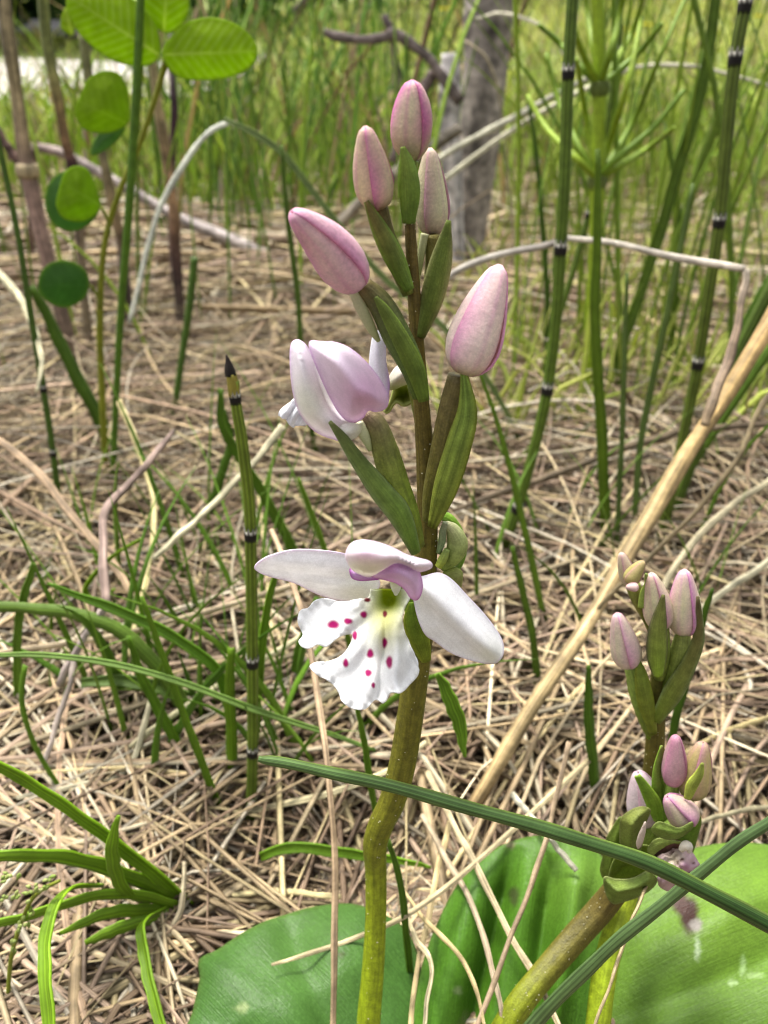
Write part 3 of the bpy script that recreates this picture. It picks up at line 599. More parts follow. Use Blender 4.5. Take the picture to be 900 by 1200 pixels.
bractsheet([(759, 994), (767, 984), (778, 982), (790, 985), (800, 987), (786, 991), (775, 996), (769, 1003), (760, 999)], Y3 - 0.0034, (0.34, 0.42, 0.14), 0.0010)
b = empty('withered_bud', at(785, 1005, Y3 - 0.003), None, None); b.parent = orchid3; b.location = at(785, 1005, Y3 - 0.003) - np.array(orchid3.location)
tag(b, 'shrivelled pink bud browning at its tip')
def withcol(x, y, e):
    c = lerp((0.60, 0.42, 0.48), (0.66, 0.58, 0.44), math.exp(-((x - 790) ** 2 + (y - 1008) ** 2) / 160.))
    c = lerp(c, (0.50, 0.24, 0.42), 0.9 * math.exp(-((x - 803) ** 2 + (y - 1016) ** 2) / 30.))
    for (a, q, r) in ((819, 1018, 4), (799, 1008, 2), (796, 1019, 2.5), (812, 1012, 2), (808, 1022, 2), (788, 998, 2)):
        c = lerp(c, (0.10, 0.04, 0.025), min(1, 1.2 * math.exp(-((x - a) ** 2 + (y - q) ** 2) / (r * r))))
    return c
def withpos(x, y, e):
    return at(x, y, Y3 - 0.0022 - 0.0030 * (1 - math.exp(-(e / 13) ** 1.5)) + 0.00035 * math.sin(x * .42 + 1) * math.sin(y * .38))
sheet('sepal', [(771, 1005), (778, 1001), (789, 997), (800, 993), (810, 999), (816, 1008), (821, 1018), (814, 1023), (811, 1030), (806, 1037), (799, 1041), (785, 1044), (772, 1036), (772, 1019)], withpos, M['petal'], b, withcol, 1.5, 0.0002)
sheet('sepal', [(776, 1008), (783, 997), (797, 992), (808, 996), (813, 1010), (812, 1030), (800, 1040), (782, 1040), (774, 1026)], flatpos(Y3 - 0.001, -0.0022, 14), M['petal'], b, lambda x, y, e: (0.5, 0.36, 0.36), 3, 0.0002)
pxtube('withered_lip', [(770, 1000, 10), (776, 994, 11), (786, 990, 12), (796, 989, 8), (802, 991, 4)], Y3 - 0.0032, M['bark'], b, cols=[(0.035, 0.016, 0.01), (0.06, 0.025, 0.018), (0.10, 0.045, 0.03)], n=10, ridge=0.2, nr=3)
pxtube('withered_petal', [(798, 996, 7), (803, 991, 11), (807, 992, 10), (808, 998, 6)], Y3 - 0.0042, M['petal'], b, cols=[(0.66, 0.6, 0.5), (0.72, 0.68, 0.6)], n=12)
LM = at(590, 1200, 0.0540)
sheet('leaf', [(478, 1240), (484, 1190), (496, 1130), (512, 1085), (535, 1040), (562, 1008), (595, 988), (635, 980), (670, 984), (700, 998), (716, 1030), (712, 1080), (700, 1130), (694, 1200), (690, 1255), (580, 1275)], leafpos(LM, (-0.05, -0.72, 1), 0.002, 50, ((600, 1010, -50, 200, -0.0030, 13), (560, 1020, -50, 180, 0.0012, 16), (645, 1020, -20, 180, -0.0022, 14), (680, 1000, -40, 200, 0.0018, 16))), M['leaf'], orchid3, leafcol((0.058, 0.150, 0.012), (0.110, 0.215, 0.026), 690, 1030, 60, spots=((603, 1050, 5, 12, (0.05, 0.07, 0.02), 0), (598, 990, 6, 5, (0.16, 0.16, 0.07), 1), (535, 1160, 5, 5, (0.15, 0.22, 0.08), 2))), 3.5, 0.0003, stfn=veins(585, 1240, 30, -240, 50))

# ================================================================== horsetails
HG = (0.050, 0.105, 0.020)
def sheath(P, d, r, parent, teeth=8, tall=1.0):
    """Collar of dark teeth round a stem joint; d points up the stem."""
    d = nrm(d); s = nrm(np.cross(d, [0.2, 1, 0.1])); n2 = np.cross(s, d); n = teeth * 4
    V, C = [], []
    BK, WH, GR = (0.010, 0.008, 0.007), (0.42, 0.40, 0.34), (0.045, 0.06, 0.02)
    rows = [(-1.2, 1.01, GR), (-0.6, 1.07, BK), (0.2, 1.11, BK), (0.9, 1.12, None), (1.9, 1.12, None)]
    for h, q, c in rows:
        for j in range(n):
            a = 2 * math.pi * j / n; ph = (j % 4)
            hh = h; cc = c
            if c is None:
                if h == 1.9: hh = 1.9 if ph == 0 else (1.0 if ph in (1, 3) else 0.45)
                cc = BK if ph == 0 else (WH if ph in (1, 3) else WH)
            V.append(P + (s * math.cos(a) + n2 * math.sin(a)) * r * q + d * hh * r * tall); C.append(cc)
    F = []
    for i in range(len(rows) - 1):
        for j in range(n):
            a, b_ = i * n + j, i * n + (j + 1) % n; F.append((a, b_, b_ + n, a + n))
    return mesh_obj('sheath', V, F, M['scale'], parent, C, np.zeros((len(V), 3)), 0.00006)
def horsetail(pts, Y, nodes, label, group='horsetails among the straw', col=HG, low=None, tipcone=False, k=50):
    pts = [(q[0], q[1], q[2] * (0.78 if q[2] > 14.5 else 0.92)) + tuple(q[3:]) for q in pts]
    P, w = pxline(pts, k, Y)
    o = empty('horsetail', P[np.argmin(P[:, 2])], label, 'horsetail', group)
    cc = np.array([lerp(col, low if low is not None else col, i / (k - 1)) for i in range(k)])
    tube('stem', P, w, M['rush'], o, cc, n=32, ridge=0.08, nr=8, colfn=lambda u, th, C: C * (0.72 + 0.85 * (0.5 + 0.5 * np.cos(th * 8)) ** 2)[:, None])
    A = np.array([list(p) + ([Y] if len(p) == 3 else []) for p in pts], float)
    for ny in nodes:
        B = catmull(A, 200); i = int(np.argmin(abs(B[:, 1] - ny))); i = min(max(i, 1), 198)
        p = at(B[i, 0], B[i, 1], B[i, 3]); q = at(B[i - 1, 0], B[i - 1, 1], B[i - 1, 3])
        sheath(p, q - p, B[i, 2] / 2 * mpp(p), o)
    return o
h = horsetail([(274, 446, 13), (276, 470, 13), (284, 520, 14), (292, 590, 14), (294, 650, 14), (295, 720, 14), (296, 800, 14), (296, 880, 13), (294, 960, 13), (292, 985, 13)], 0.080, [466, 626, 774, 882], 'green jointed horsetail with a black cone tip beside the open flower', col=(0.085, 0.15, 0.028), low=(0.055, 0.11, 0.02))
P, w = pxline([(265, 416, 1.5), (267, 422, 5), (269, 432, 11), (271, 440, 13)], 12, 0.080)
tube('cone_tip', P, w, M['scale'], h, np.array([lerp((0.02, 0.012, 0.01), (0.012, 0.010, 0.008), i / 11) for i in range(12)]), n=14, ridge=0.12, nr=5)
P, w = pxline([(271, 438, 12), (273, 450, 14), (275, 464, 14)], 8, 0.080)
tube('tip_joint', P, w, M['scale'], h, (0.20, 0.17, 0.03), n=14)
horsetail([(674, -40, 17), (671, 0, 17), (666, 85, 17), (662, 200, 17), (657, 290, 17), (651, 380, 16), (641, 458, 16), (625, 530, 15), (606, 596, 15), (588, 645, 14), (562, 700, 13)], 0.136, [88, 293, 458, 596], 'tall curving horsetail with dark joints, crossed by the bent straw')
horsetail([(880, -40, 19), (874, 0, 19), (862, 66, 19), (852, 160, 18), (843, 258, 17), (831, 340, 17), (818, 425, 16), (801, 510, 15), (785, 585, 14), (764, 680, 13)], 0.142, [8, 68, 260, 426], 'tall dark horsetail leaning behind the thick dry stalk', col=(0.052, 0.095, 0.022))
horsetail([(960, 240, 18), (905, 335, 18), (860, 425, 17), (810, 545, 15), (770, 660, 14)], 0.150, [], 'dark horsetail stem running close behind the thick dry stalk', col=(0.04, 0.085, 0.018))
horsetail([(930, 370, 14), (880, 440, 14), (820, 530, 13), (770, 610, 12)], 0.165, [], 'thinner green horsetail stem slanting behind the thick dry stalk', col=(0.05, 0.12, 0.018))
horsetail([(166, -30, 10), (162, 60, 10), (157, 150, 10), (150, 260, 10), (142, 360, 9), (136, 470, 8), (132, 560, 7)], 0.165, [], 'slim upright horsetail crossing the backlit pea leaves', col=(0.045, 0.12, 0.016))
horsetail([(-14, 110, 7), (0, 175, 7), (20, 270, 7), (38, 380, 8), (53, 470, 8), (64, 545, 8), (74, 640, 8)], 0.150, [455, 530], 'slim dark horsetail leaning beside the brown forked stem', col=(0.035, 0.085, 0.02))
horsetail([(228, 302, 9), (222, 360, 9), (213, 420, 8), (203, 490, 8), (192, 560, 7)], 0.20, [], 'short blurred horsetail with a pale tip in the straw', col=(0.04, 0.10, 0.025))
horsetail([(726, -20, 9), (722, 80, 9), (690, 250, 8), (640, 420, 8), (596, 560, 8)], 0.24, [60, 250], 'thin horsetail leaning behind the tall curving horsetail', col=(0.06, 0.12, 0.03))

# the branched, bright green horsetail
bh = empty('branched_horsetail', at(690, 500, 0.22), 'bright green branched horsetail with whorls of slender branches', 'horsetail')
BH = (0.17, 0.31, 0.035)
pxtube('stem', [(697, -40, 15), (701, 20, 15), (703, 105, 16), (701, 160, 15), (700, 215, 18), (698, 280, 14), (692, 380, 13), (687, 480, 12), (684, 525, 12)], 0.22, M['rush'], bh, BH, k=40, n=16, ridge=0.08, nr=7)
for cy, cx in ((105, 703), (215, 700), (-30, 697)):
    P, w = pxline([(cx, cy + 8, 17), (cx, cy, 22), (cx, cy - 10, 21)], 6, 0.22); tube('whorl_collar', P, w, M['scale'], bh, (0.10, 0.13, 0.03), n=14, ridge=0.1, nr=7)
for node, tips in (((700, 210), [((680, 175), (655, 120), (640, 62)), ((675, 185), (640, 150), (618, 112)), ((722, 178), (748, 130), (772, 70), (815, -30)), ((724, 185), (765, 150), (802, 105)), ((715, 165), (735, 100), (752, 20)), ((692, 165), (684, 120), (676, 70)), ((730, 192), (762, 172), (790, 150))]),
                   ((703, 100), [((686, 70), (672, 30), (662, -20)), ((680, 78), (655, 50), (632, 30)), ((722, 72), (744, 30), (760, -30)), ((716, 60), (728, 10), (735, -40)), ((695, 55), (688, 10), (684, -40)), ((726, 82), (752, 58), (776, 28))])):
    for t in tips:
        pts = [(node[0], node[1], 8, 0.22)] + [(q[0], q[1], 8.5 - 1.6 * i, 0.22 + 0.006 * (i + 1) * math.sin(q[0] * 1.7)) for i, q in enumerate(t)]
        pxtube('branch', pts, 0.22, M['rush'], bh, lerp(BH, (0.09, 0.2, 0.03), rs.rand()), k=18, n=8)

# ================================================================== pea plant with backlit leaflets
pea = empty('pea_plant', at(112, 640, 0.17), 'pea plant with round yellow-green leaflets glowing against the light', 'plant')
LF = (0.33, 0.50, 0.008)
pxtube('stem', [(196, 62, 7), (188, 95, 7), (165, 165, 7), (140, 225, 7), (122, 290, 7), (117, 380, 8), (120, 470, 8), (124, 560, 8), (128, 640, 8)], 0.17, M['blade'], pea, (0.16, 0.22, 0.04), k=40, n=10)
def leaflet(outline, base, tip, Y, col=LF, bend=0.0, dom=0.0012, vein=(0.62, 0.72, 0.2)):
    b0 = np.array(base, float); d = np.array(tip, float) - b0; L = np.hypot(*d); d /= L
    def cf(x, y, e):
        a = (x - b0[0]) * d[0] + (y - b0[1]) * d[1]; c = (x - b0[0]) * d[1] - (y - b0[1]) * d[0]
        m = math.exp(-(c / 1.3) ** 2) * (1 - 0.7 * np.clip(a / L, 0, 1))
        q = (a - abs(c) * 0.75) / 11.0; q = abs(q - round(q)); m = max(m, 0.42 * math.exp(-(q * 11 / 1.2) ** 2))
        return lerp(lerp(col, vein, m), (0.30, 0.42, 0.05), 0.5 * math.exp(-e / 2))
    o = sheet('leaflet', outline, flatpos(Y, dom, 18, (bend, bend * .5), base), M['leaflet'], pea, cf, 2.2, 0.00022)
    return o
leaflet([(188, 64), (176, 76), (158, 78), (130, 70), (105, 52), (88, 32), (78, 8), (82, -12), (110, -22), (145, -8), (172, 14), (186, 40)], (189, 66), (80, -5), 0.166)
leaflet([(191, 38), (178, 28), (168, 8), (166, -14), (190, -28), (214, -16), (222, 6), (215, 28), (202, 38)], (192, 40), (196, -28), 0.168)
leaflet([(190, 62), (200, 44), (218, 27), (245, 20), (272, 26), (292, 40), (302, 58), (296, 76), (278, 88), (250, 94), (218, 93), (200, 84)], (190, 64), (302, 60), 0.168)
leaflet([(150, 145), (128, 156), (104, 154), (92, 144), (88, 128), (95, 110), (104, 92), (122, 83), (140, 87), (149, 104), (152, 126)], (152, 146), (95, 120), 0.168, (0.26, 0.40, 0.010), vein=(0.34, 0.48, 0.04))
leaflet([(107, 182), (109, 166), (120, 154), (146, 146), (140, 162), (124, 176)], (148, 147), (107, 182), 0.172, (0.12, 0.24, 0.08), vein=(0.15, 0.28, 0.10))
leaflet([(118, 240), (112, 252), (95, 260), (75, 256), (66, 242), (68, 226), (76, 202), (90, 194), (104, 200), (112, 218)], (120, 242), (75, 215), 0.166, (0.25, 0.41, 0.010), vein=(0.32, 0.48, 0.04))
leaflet([(116, 246), (100, 266), (80, 271), (62, 262), (53, 240), (56, 218), (68, 204), (86, 200), (104, 212)], (118, 243), (55, 225), 0.172, (0.11, 0.24, 0.06), vein=(0.12, 0.26, 0.07))
leaflet([(104, 338), (96, 352), (78, 360), (60, 356), (46, 342), (46, 324), (56, 310), (74, 305), (92, 310), (103, 322)], (106, 334), (46, 334), 0.168, (0.085, 0.20, 0.045), vein=(0.11, 0.24, 0.06), bend=0.00003)
pxtube('tendril', [(106, 334, 4), (113, 345, 4), (118, 360, 4)], 0.169, M['blade'], pea, (0.14, 0.2, 0.05), k=8, n=6)
pxtube('tendril', [(118, 242, 4), (126, 258, 4), (128, 274, 4)], 0.169, M['blade'], pea, (0.14, 0.2, 0.05), k=8, n=6)
leaflet([(84, 42), (72, 34), (72, 20), (78, 8), (86, 22), (88, 34)], (86, 46), (76, 8), 0.20, (0.30, 0.42, 0.01))

# ================================================================== woody things behind
BK1 = (0.33, 0.29, 0.25)
tr = empty('woody_shrub', at(541, 352, 0.42), 'grey barked shrub trunk with a pale peeled stub behind the buds', 'trunk')
pxtube('trunk', [(582, -60, 66), (576, 0, 60), (571, 60, 54), (567, 120, 50), (560, 200, 44), (552, 270, 38), (545, 340, 36), (540, 390, 42)], 0.42, M['bark'], tr, k=46, n=28, ridge=0.05, nr=3, cols=[(0.20, 0.18, 0.16), (0.24, 0.21, 0.185), (0.27, 0.24, 0.21), (0.23, 0.2, 0.175), (0.18, 0.15, 0.13)])
pxtube('stub', [(528, 62, 20), (528, 100, 24), (527, 150, 22), (530, 200, 22), (534, 260, 18), (538, 330, 14)], 0.405, M['bark'], tr, (0.52, 0.49, 0.48), k=30, n=16, ridge=0.08, nr=4)
br = pxtube('branch', [(380, 38, 9), (392, 42, 11), (420, 46, 9), (450, 44, 12), (462, 40, 13), (480, 50, 11), (502, 68, 11), (514, 84, 12), (540, 120, 13)], 0.395, M['bark'], tr, (0.16, 0.13, 0.12), k=40, n=14, ridge=0.08, nr=3)
pxtube('twig', [(450, 18, 8), (456, 30, 9), (461, 44, 9), (463, 70, 8), (466, 108, 7)], 0.397, M['bark'], br, (0.13, 0.105, 0.10), k=20, n=10)
pxtube('twig', [(508, 86, 14), (496, 105, 14), (484, 125, 13), (470, 160, 12), (460, 190, 11)], 0.40, M['bark'], br, (0.17, 0.13, 0.12), k=20, n=10)

def stalk(name, pts, Y, label, cat, cols, mat='bark', group=None, flat=1.0, n=14, ridge=0.06, k=40, joints=()):
    f_ = {'dry_stalk': 0.70, 'bent_straw': 0.76, 'fallen_branch': 0.85, 'dead_stalk': 0.85}.get(name, 1); pts = [(q[0], q[1], q[2] * f_) + tuple(q[3:]) for q in pts]
    o = pxtube(name, pts, Y, M[mat], None, cols=cols, k=k, n=n, ridge=ridge, nr=5, flat=flat)
    tag(o, label, cat, group)
    for (x, y, w) in joints:
        P, ww = pxline([(x - 1, y - w * .35, w), (x, y, w * 1.15), (x + 1, y + w * .35, w)], 5, Y); tube('joint', P, ww, M[mat], o, np.array(cols[0]) * 1.15, n=12)
    return o
stalk('dead_stalk', [(0, -40, 18), (6, 20, 18), (16, 90, 19), (26, 160, 19), (32, 200, 20), (46, 265, 21), (62, 330, 20), (78, 390, 20), (92, 450, 20), (100, 490, 22)], 0.25, 'thick pinkish brown forked dead stem beside the pea plant', 'stem', [(0.30, 0.24, 0.14), (0.28, 0.22, 0.12), (0.30, 0.20, 0.16), (0.20, 0.14, 0.10), (0.15, 0.105, 0.08)], 'straw', joints=((32, 200, 24),))
stalk('dead_stalk', [(-25, 115, 12), (-4, 152, 12), (14, 180, 12), (32, 204, 11)], 0.25, 'short dark side shoot joining the forked dead stem', 'stem', [(0.12, 0.085, 0.07), (0.16, 0.10, 0.085)])
stalk('dead_stalk', [(48, -40, 15), (54, 40, 16), (62, 90, 15), (72, 140, 13), (80, 178, 14), (85, 196, 15), (92, 270, 12), (100, 360, 12), (108, 440, 12)], 0.27, 'green-tan stem darkening to black at its swollen foot', 'stem', [(0.17, 0.20, 0.05), (0.18, 0.19, 0.06), (0.25, 0.16, 0.07), (0.07, 0.03, 0.025), (0.18, 0.14, 0.09), (0.2, 0.16, 0.1)], 'straw')
stalk('dead_stalk', [(178, 60, 12), (184, 110, 13), (192, 165, 14), (200, 220, 14), (205, 260, 15), (206, 300, 14), (212, 380, 13), (214, 430, 13)], 0.29, 'tan dead stem with a dark ring behind the round pea leaflets', 'stem', [(0.30, 0.26, 0.12), (0.30, 0.22, 0.11), (0.28, 0.17, 0.09), (0.06, 0.035, 0.03), (0.22, 0.18, 0.11)], 'straw')
stalk('dead_stalk', [(98, 40, 12), (106, 110, 12), (122, 190, 13), (136, 255, 14), (142, 290, 13), (150, 360, 13), (156, 420, 12)], 0.30, 'blurred olive dead stem with a dark lower joint', 'stem', [(0.16, 0.17, 0.06), (0.22, 0.20, 0.10), (0.24, 0.17, 0.09), (0.08, 0.06, 0.05), (0.22, 0.18, 0.11)], 'straw')
stalk('dead_stalk', [(203, 40, 11), (204, 90, 11), (204, 130, 10), (202, 180, 9), (201, 300, 8), (200, 390, 8)], 0.34, 'thin near-black upright stem under the pea leaflets', 'stem', [(0.17, 0.15, 0.15), (0.06, 0.04, 0.045), (0.07, 0.04, 0.04), (0.15, 0.12, 0.08)])
stalk('fallen_branch', [(38, 172, 12), (70, 178, 13), (105, 196, 14), (150, 222, 14), (215, 258, 15), (265, 278, 17), (310, 300, 18), (360, 335, 18), (400, 362, 16), (430, 385, 12)], 0.40, 'pale grey fallen branch lying across the straw', 'branch', [(0.20, 0.15, 0.13), (0.34, 0.29, 0.27), (0.40, 0.35, 0.33), (0.36, 0.31, 0.28), (0.25, 0.2, 0.17)])
stalk('dead_stalk', [(40, 175, 8), (38, 200, 9), (37, 232, 9), (36, 300, 9), (36, 370, 9)], 0.385, 'short brown peg under the end of the fallen branch', 'stem', [(0.12, 0.08, 0.06), (0.12, 0.08, 0.06)])
stalk('fallen_branch', [(300, 345, 14), (360, 300, 14), (420, 240, 15), (480, 190, 16), (540, 150, 16)], 0.39, 'greyish brown branch leaning up to the shrub trunk', 'branch', [(0.20, 0.17, 0.13), (0.22, 0.19, 0.15), (0.16, 0.14, 0.11)])

# ================================================================== the dry stalk and the named straws
TAN = (0.42, 0.29, 0.13); PALES = (0.50, 0.43, 0.32); GREYS = (0.42, 0.38, 0.32); PINKS = (0.33, 0.225, 0.16); UMBER = (0.15, 0.105, 0.075)
ds = stalk('dry_stalk', [(955, 288, 32, .140), (900, 382, 30, .132), (860, 447, 28, .126), (820, 512, 28, .119), (780, 575, 28, .113), (740, 640, 27, .106), (700, 710, 26, .098), (650, 790, 25, .0905), (605, 862, 24, .0845), (575, 910, 24, .081), (552, 948, 23, .079)], None, 'thick straight tan dry stalk leaning behind the short budding orchid', 'stalk', [(0.46, 0.31, 0.14), (0.43, 0.29, 0.12), (0.36, 0.26, 0.12), (0.38, 0.28, 0.14), (0.34, 0.25, 0.12), (0.30, 0.21, 0.10)], 'straw', ridge=0.04, n=22, k=60)
o = stalk('bent_straw', [(500, 352, 9, .150), (530, 322, 10, .150), (570, 303, 11, .149), (620, 291, 11, .148), (655, 282, 10, .147), (672, 280, 9, .146), (720, 286, 10, .140), (790, 300, 11, .133), (850, 311, 11, .128), (874, 315, 10, .126)], None, 'pale straw bent like a roof, its broken end hanging onto the thick dry stalk', 'straw', [(0.30, 0.26, 0.22), (0.46, 0.42, 0.36), (0.34, 0.30, 0.26), (0.52, 0.47, 0.39), (0.56, 0.50, 0.42), (0.5, 0.44, 0.36)], 'straw', flat=0.6)
pxtube('hanging_end', [(875, 314, 7, .126), (872, 340, 8, .125), (864, 385, 9, .122), (850, 430, 11, .119), (836, 470, 11, .115), (824, 500, 9, .1135)], None, M['straw'], o, k=26, n=12, flat=0.6, ridge=0.12, nr=4, cols=[(0.42, 0.36, 0.28), (0.26, 0.19, 0.13), (0.25, 0.18, 0.12), (0.34, 0.25, 0.15)])
NAMED = [
    ([(332, 500, 10, .105), (300, 538, 9, .101), (255, 586, 9, .097), (215, 622, 9, .093), (180, 655, 8, .090)], 'pale grey straw with a frayed end pointing at the black-tipped horsetail', PALES),
    ([(-20, 768, 8, .100), (60, 757, 8, .1), (130, 745, 8, .1), (240, 718, 8, .1), (330, 690, 8, .1), (430, 655, 7, .102), (520, 620, 6, .105)], 'long pink-tan straw passing behind the open flower', (0.44, 0.33, 0.25)),
    ([(-20, 962, 9, .078), (60, 966, 9, .078), (150, 969, 9, .078), (230, 962, 9, .078), (310, 948, 9, .079), (390, 928, 9, .080), (450, 905, 8, .082), (500, 870, 7, .085)], 'long pale straw lying level behind the leafy grass tuft', (0.52, 0.43, 0.29)),
    ([(318, 620, 7, .088), (345, 690, 8, .080), (365, 770, 9, .073), (378, 850, 9, .067), (387, 930, 9, .062), (392, 1030, 9, .058), (392, 1120, 9, .054), (391, 1230, 9, .050)], 'upright pinkish straw standing in front of the large round leaf', (0.40, 0.27, 0.19)),
    ([(318, 1131, 4, .0565), (360, 1118, 6, .058), (420, 1098, 7, .060), (480, 1070, 7, .063), (550, 1018, 8, .068), (620, 955, 8, .075), (690, 890, 8, .082)], 'thin straw arching over the large round leaf behind the orchid stem', (0.46, 0.36, 0.24)),
    ([(668, 870, 9, .076), (652, 930, 9, .071), (640, 985, 9, .066), (622, 1040, 9, .062), (595, 1105, 9, .058), (565, 1190, 9, .053), (555, 1225, 9, .051)], 'pinkish straw crossing over the folded leaf', (0.42, 0.29, 0.21)),
    ([(500, 905, 8, .082), (532, 965, 9, .074), (560, 1020, 9, .068), (595, 1090, 9, .062), (630, 1150, 9, .057), (665, 1225, 8, .052)], 'stiff pale straw crossing the pinkish straw over the folded leaf', (0.47, 0.36, 0.25)),
    ([(494, 955, 8, .079), (520, 1000, 8, .072), (548, 1050, 8, .066), (570, 1110, 8, .060), (585, 1170, 8, .055), (592, 1225, 8, .052)], 'curved greyish straw lying along the folded leaf', (0.40, 0.30, 0.23)),
    ([(472, 1045, 7, .067), (500, 1080, 8, .063), (530, 1110, 9, .060), (552, 1145, 9, .057), (566, 1190, 9, .053), (570, 1225, 9, .051)], 'hooked tan straw over the stalk side of the folded leaf', (0.45, 0.33, 0.19)),
    ([(528, 960, 8, .079), (515, 1010, 8, .072), (505, 1060, 8, .066), (490, 1130, 7, .060), (480, 1215, 7, .053)], 'tan straw hanging beside the orchid stem at its kink', (0.42, 0.31, 0.18)),
    ([(470, 1060, 6, .066), (488, 1100, 7, .062), (505, 1130, 7, .059), (500, 1180, 7, .055), (495, 1225, 7, .052)], 'thin looping straw between the round leaf and the folded leaf', (0.45, 0.36, 0.25)),
    ([(770, 1012, 7, .0575), (752, 1050, 9, .055), (735, 1095, 10, .0525), (712, 1160, 10, .049), (690, 1225, 10, .046)], 'straight tan straw standing before the spotted leaf', (0.46, 0.34, 0.22)),
    ([(675, 1020, 8, .0675), (655, 996, 8, .069), (635, 970, 8, .071), (600, 930, 8, .078)], 'short pale broken straw with a blunt end on the folded leaf', (0.50, 0.45, 0.40)),
    ([(505, 190, 9, .34), (560, 160, 9, .33), (620, 128, 9, .32), (690, 92, 8, .31), (715, 84, 7, .31)], 'long grey straw slanting across the shrub trunk, upper of a pair', (0.42, 0.38, 0.33)),
    ([(515, 215, 8, .33), (575, 170, 8, .325), (640, 128, 8, .32), (700, 98, 8, .315), (745, 80, 7, .31), (800, 76, 6, .31), (850, 86, 6, .31), (920, 108, 6, .31)], 'long grey straw slanting across the shrub trunk, lower of a pair', (0.45, 0.40, 0.33)),
    ([(555, 22, 5, .36), (590, 16, 6, .36), (620, 24, 6, .36), (645, 40, 6, .36), (665, 72, 6, .36)], 'thin pale arching straw beside the top of the shrub trunk', (0.46, 0.40, 0.34)),
    ([(545, 48, 5, .38), (570, 68, 6, .38), (582, 100, 7, .38), (590, 150, 6, .38), (600, 260, 6, .38), (604, 370, 6, .38)], 'brown bent straw dangling in front of the shrub trunk', (0.32, 0.25, 0.18)),
    ([(152, 380, 9, .21), (170, 300, 9, .21), (188, 245, 10, .21), (210, 200, 10, .21), (240, 160, 9, .21), (268, 142, 8, .21)], 'silvery straw arching up behind the slim horsetail', (0.48, 0.46, 0.44)),
    ([(905, 495, 9, .160), (860, 500, 9, .157), (800, 506, 10, .154), (775, 512, 11, .152), (720, 530, 10, .149), (660, 553, 9, .146), (600, 572, 9, .143), (530, 600, 8, .140)], 'dark brown woody twig crossing behind the thick dry stalk', UMBER),
    ([(930, 430, 11, .120), (890, 480, 12, .113), (862, 540, 11, .107), (815, 600, 10, .103), (760, 655, 9, .1), (700, 715, 8, .097), (660, 790, 8, .094)], 'brown withered straw leaning alongside the thick dry stalk', (0.26, 0.19, 0.12)),
    ([(745, 484, 18, .210), (775, 492, 22, .20), (800, 520, 20, .19), (818, 556, 16, .18), (830, 600, 10, .17)], 'broad pinkish dead leaf bent in the straw behind the thick dry stalk', (0.50, 0.38, 0.31)),
    ([(-10, 312, 12, .19), (20, 345, 13, .17), (45, 400, 13, .15), (48, 430, 12, .142), (44, 458, 8, .137)], 'crooked buff straw hooked over the slim dark horsetail', (0.46, 0.40, 0.29)),
    ([(140, 470, 9, .150), (160, 520, 10, .140), (180, 590, 10, .13), (178, 640, 10, .12), (168, 690, 10, .112), (150, 770, 9, .10)], 'bowed straw-yellow leaf standing in the thatch beside the crooked brown twig', (0.50, 0.40, 0.22)),
    ([(-15, 505, 10, .13), (40, 550, 11, .125), (90, 610, 11, .118), (135, 665, 11, .112), (160, 705, 9, .108)], 'thick pink-brown straw sloping down to the crooked brown twig', (0.36, 0.24, 0.17)),
    ([(110, 925, 8, .084), (160, 870, 9, .086), (215, 830, 9, .089), (330, 760, 8, .098), (420, 700, 8, .104)], 'cream straw slanting up behind the black-tipped horsetail', (0.50, 0.43, 0.30)),
    ([(120, 990, 8, .077), (200, 930, 9, .082), (290, 872, 9, .086), (380, 820, 8, .09), (450, 780, 7, .094)], 'tan straw slanting up behind the horsetail foot', (0.42, 0.34, 0.22)),
    ([(225, 1215, 9, .052), (180, 1120, 9, .060), (170, 1060, 8, .066), (205, 1020, 8, .069), (218, 980, 6, .072)], 'brown kinked straw stepping down past the grass tuft', PINKS),
    ([(130, 1215, 9, .052), (165, 1145, 9, .058), (210, 1070, 9, .064), (216, 1010, 7, .069)], 'dull straw rising through the middle of the leafy grass tuft', (0.38, 0.30, 0.22)),
    ([(215, 1052, 8, .0685), (260, 1050, 9, .068), (330, 1045, 9, .069), (400, 1052, 7, .068)], 'curved yellow straw between the grass tuft and the round leaf', (0.50, 0.40, 0.24)),
    ([(180, 810, 8, .09), (150, 900, 8, .083), (95, 920, 8, .08), (20, 935, 7, .078)], 'greyish straw bent back over the thatch', (0.42, 0.36, 0.28)),
    ([(905, 840, 8, .09), (850, 858, 9, .088), (800, 885, 9, .085), (740, 925, 8, .08)], 'yellowish straw curving behind the tight nodding head', (0.48, 0.37, 0.2)),
    ([(905, 945, 9, .077), (860, 952, 9, .076), (820, 965, 8, .075), (770, 990, 7, .073)], 'pale straw lying over the top of the spotted leaf', (0.50, 0.42, 0.30)),
    ([(905, 560, 9, .135), (850, 600, 10, .128), (800, 650, 10, .12), (765, 720, 9, .112), (740, 790, 8, .105)], 'long buff straw slanting behind the short budding orchid', (0.46, 0.38, 0.28)),
    ([(905, 655, 9, .120), (840, 700, 10, .113), (770, 760, 9, .105), (700, 800, 8, .1)], 'pale stiff straw crossing behind the short orchid buds', (0.50, 0.43, 0.33)),
]
for pts, lab, c in NAMED:
    c = np.array(c) * (0.98, 1.04, 0.9)
    pts = [(q[0], q[1], q[2] * 0.78, q[3] - (0.0045 if q[1] > 930 and 440 < q[0] < 760 and q[3] < .085 else 0)) for q in pts]
    jit = [np.clip(c * rs.uniform(0.82, 1.15), 0, 1) for _ in range(4)]
    o = pxtube('straw', pts, None, M['straw'], None, cols=jit, k=40, n=14, flat=0.45, roll=rs.uniform(-.5, .5), ridge=0.10, nr=4)
    tag(o, lab, 'twig' if 'twig crossing' in lab else 'straw', 'dry straws')
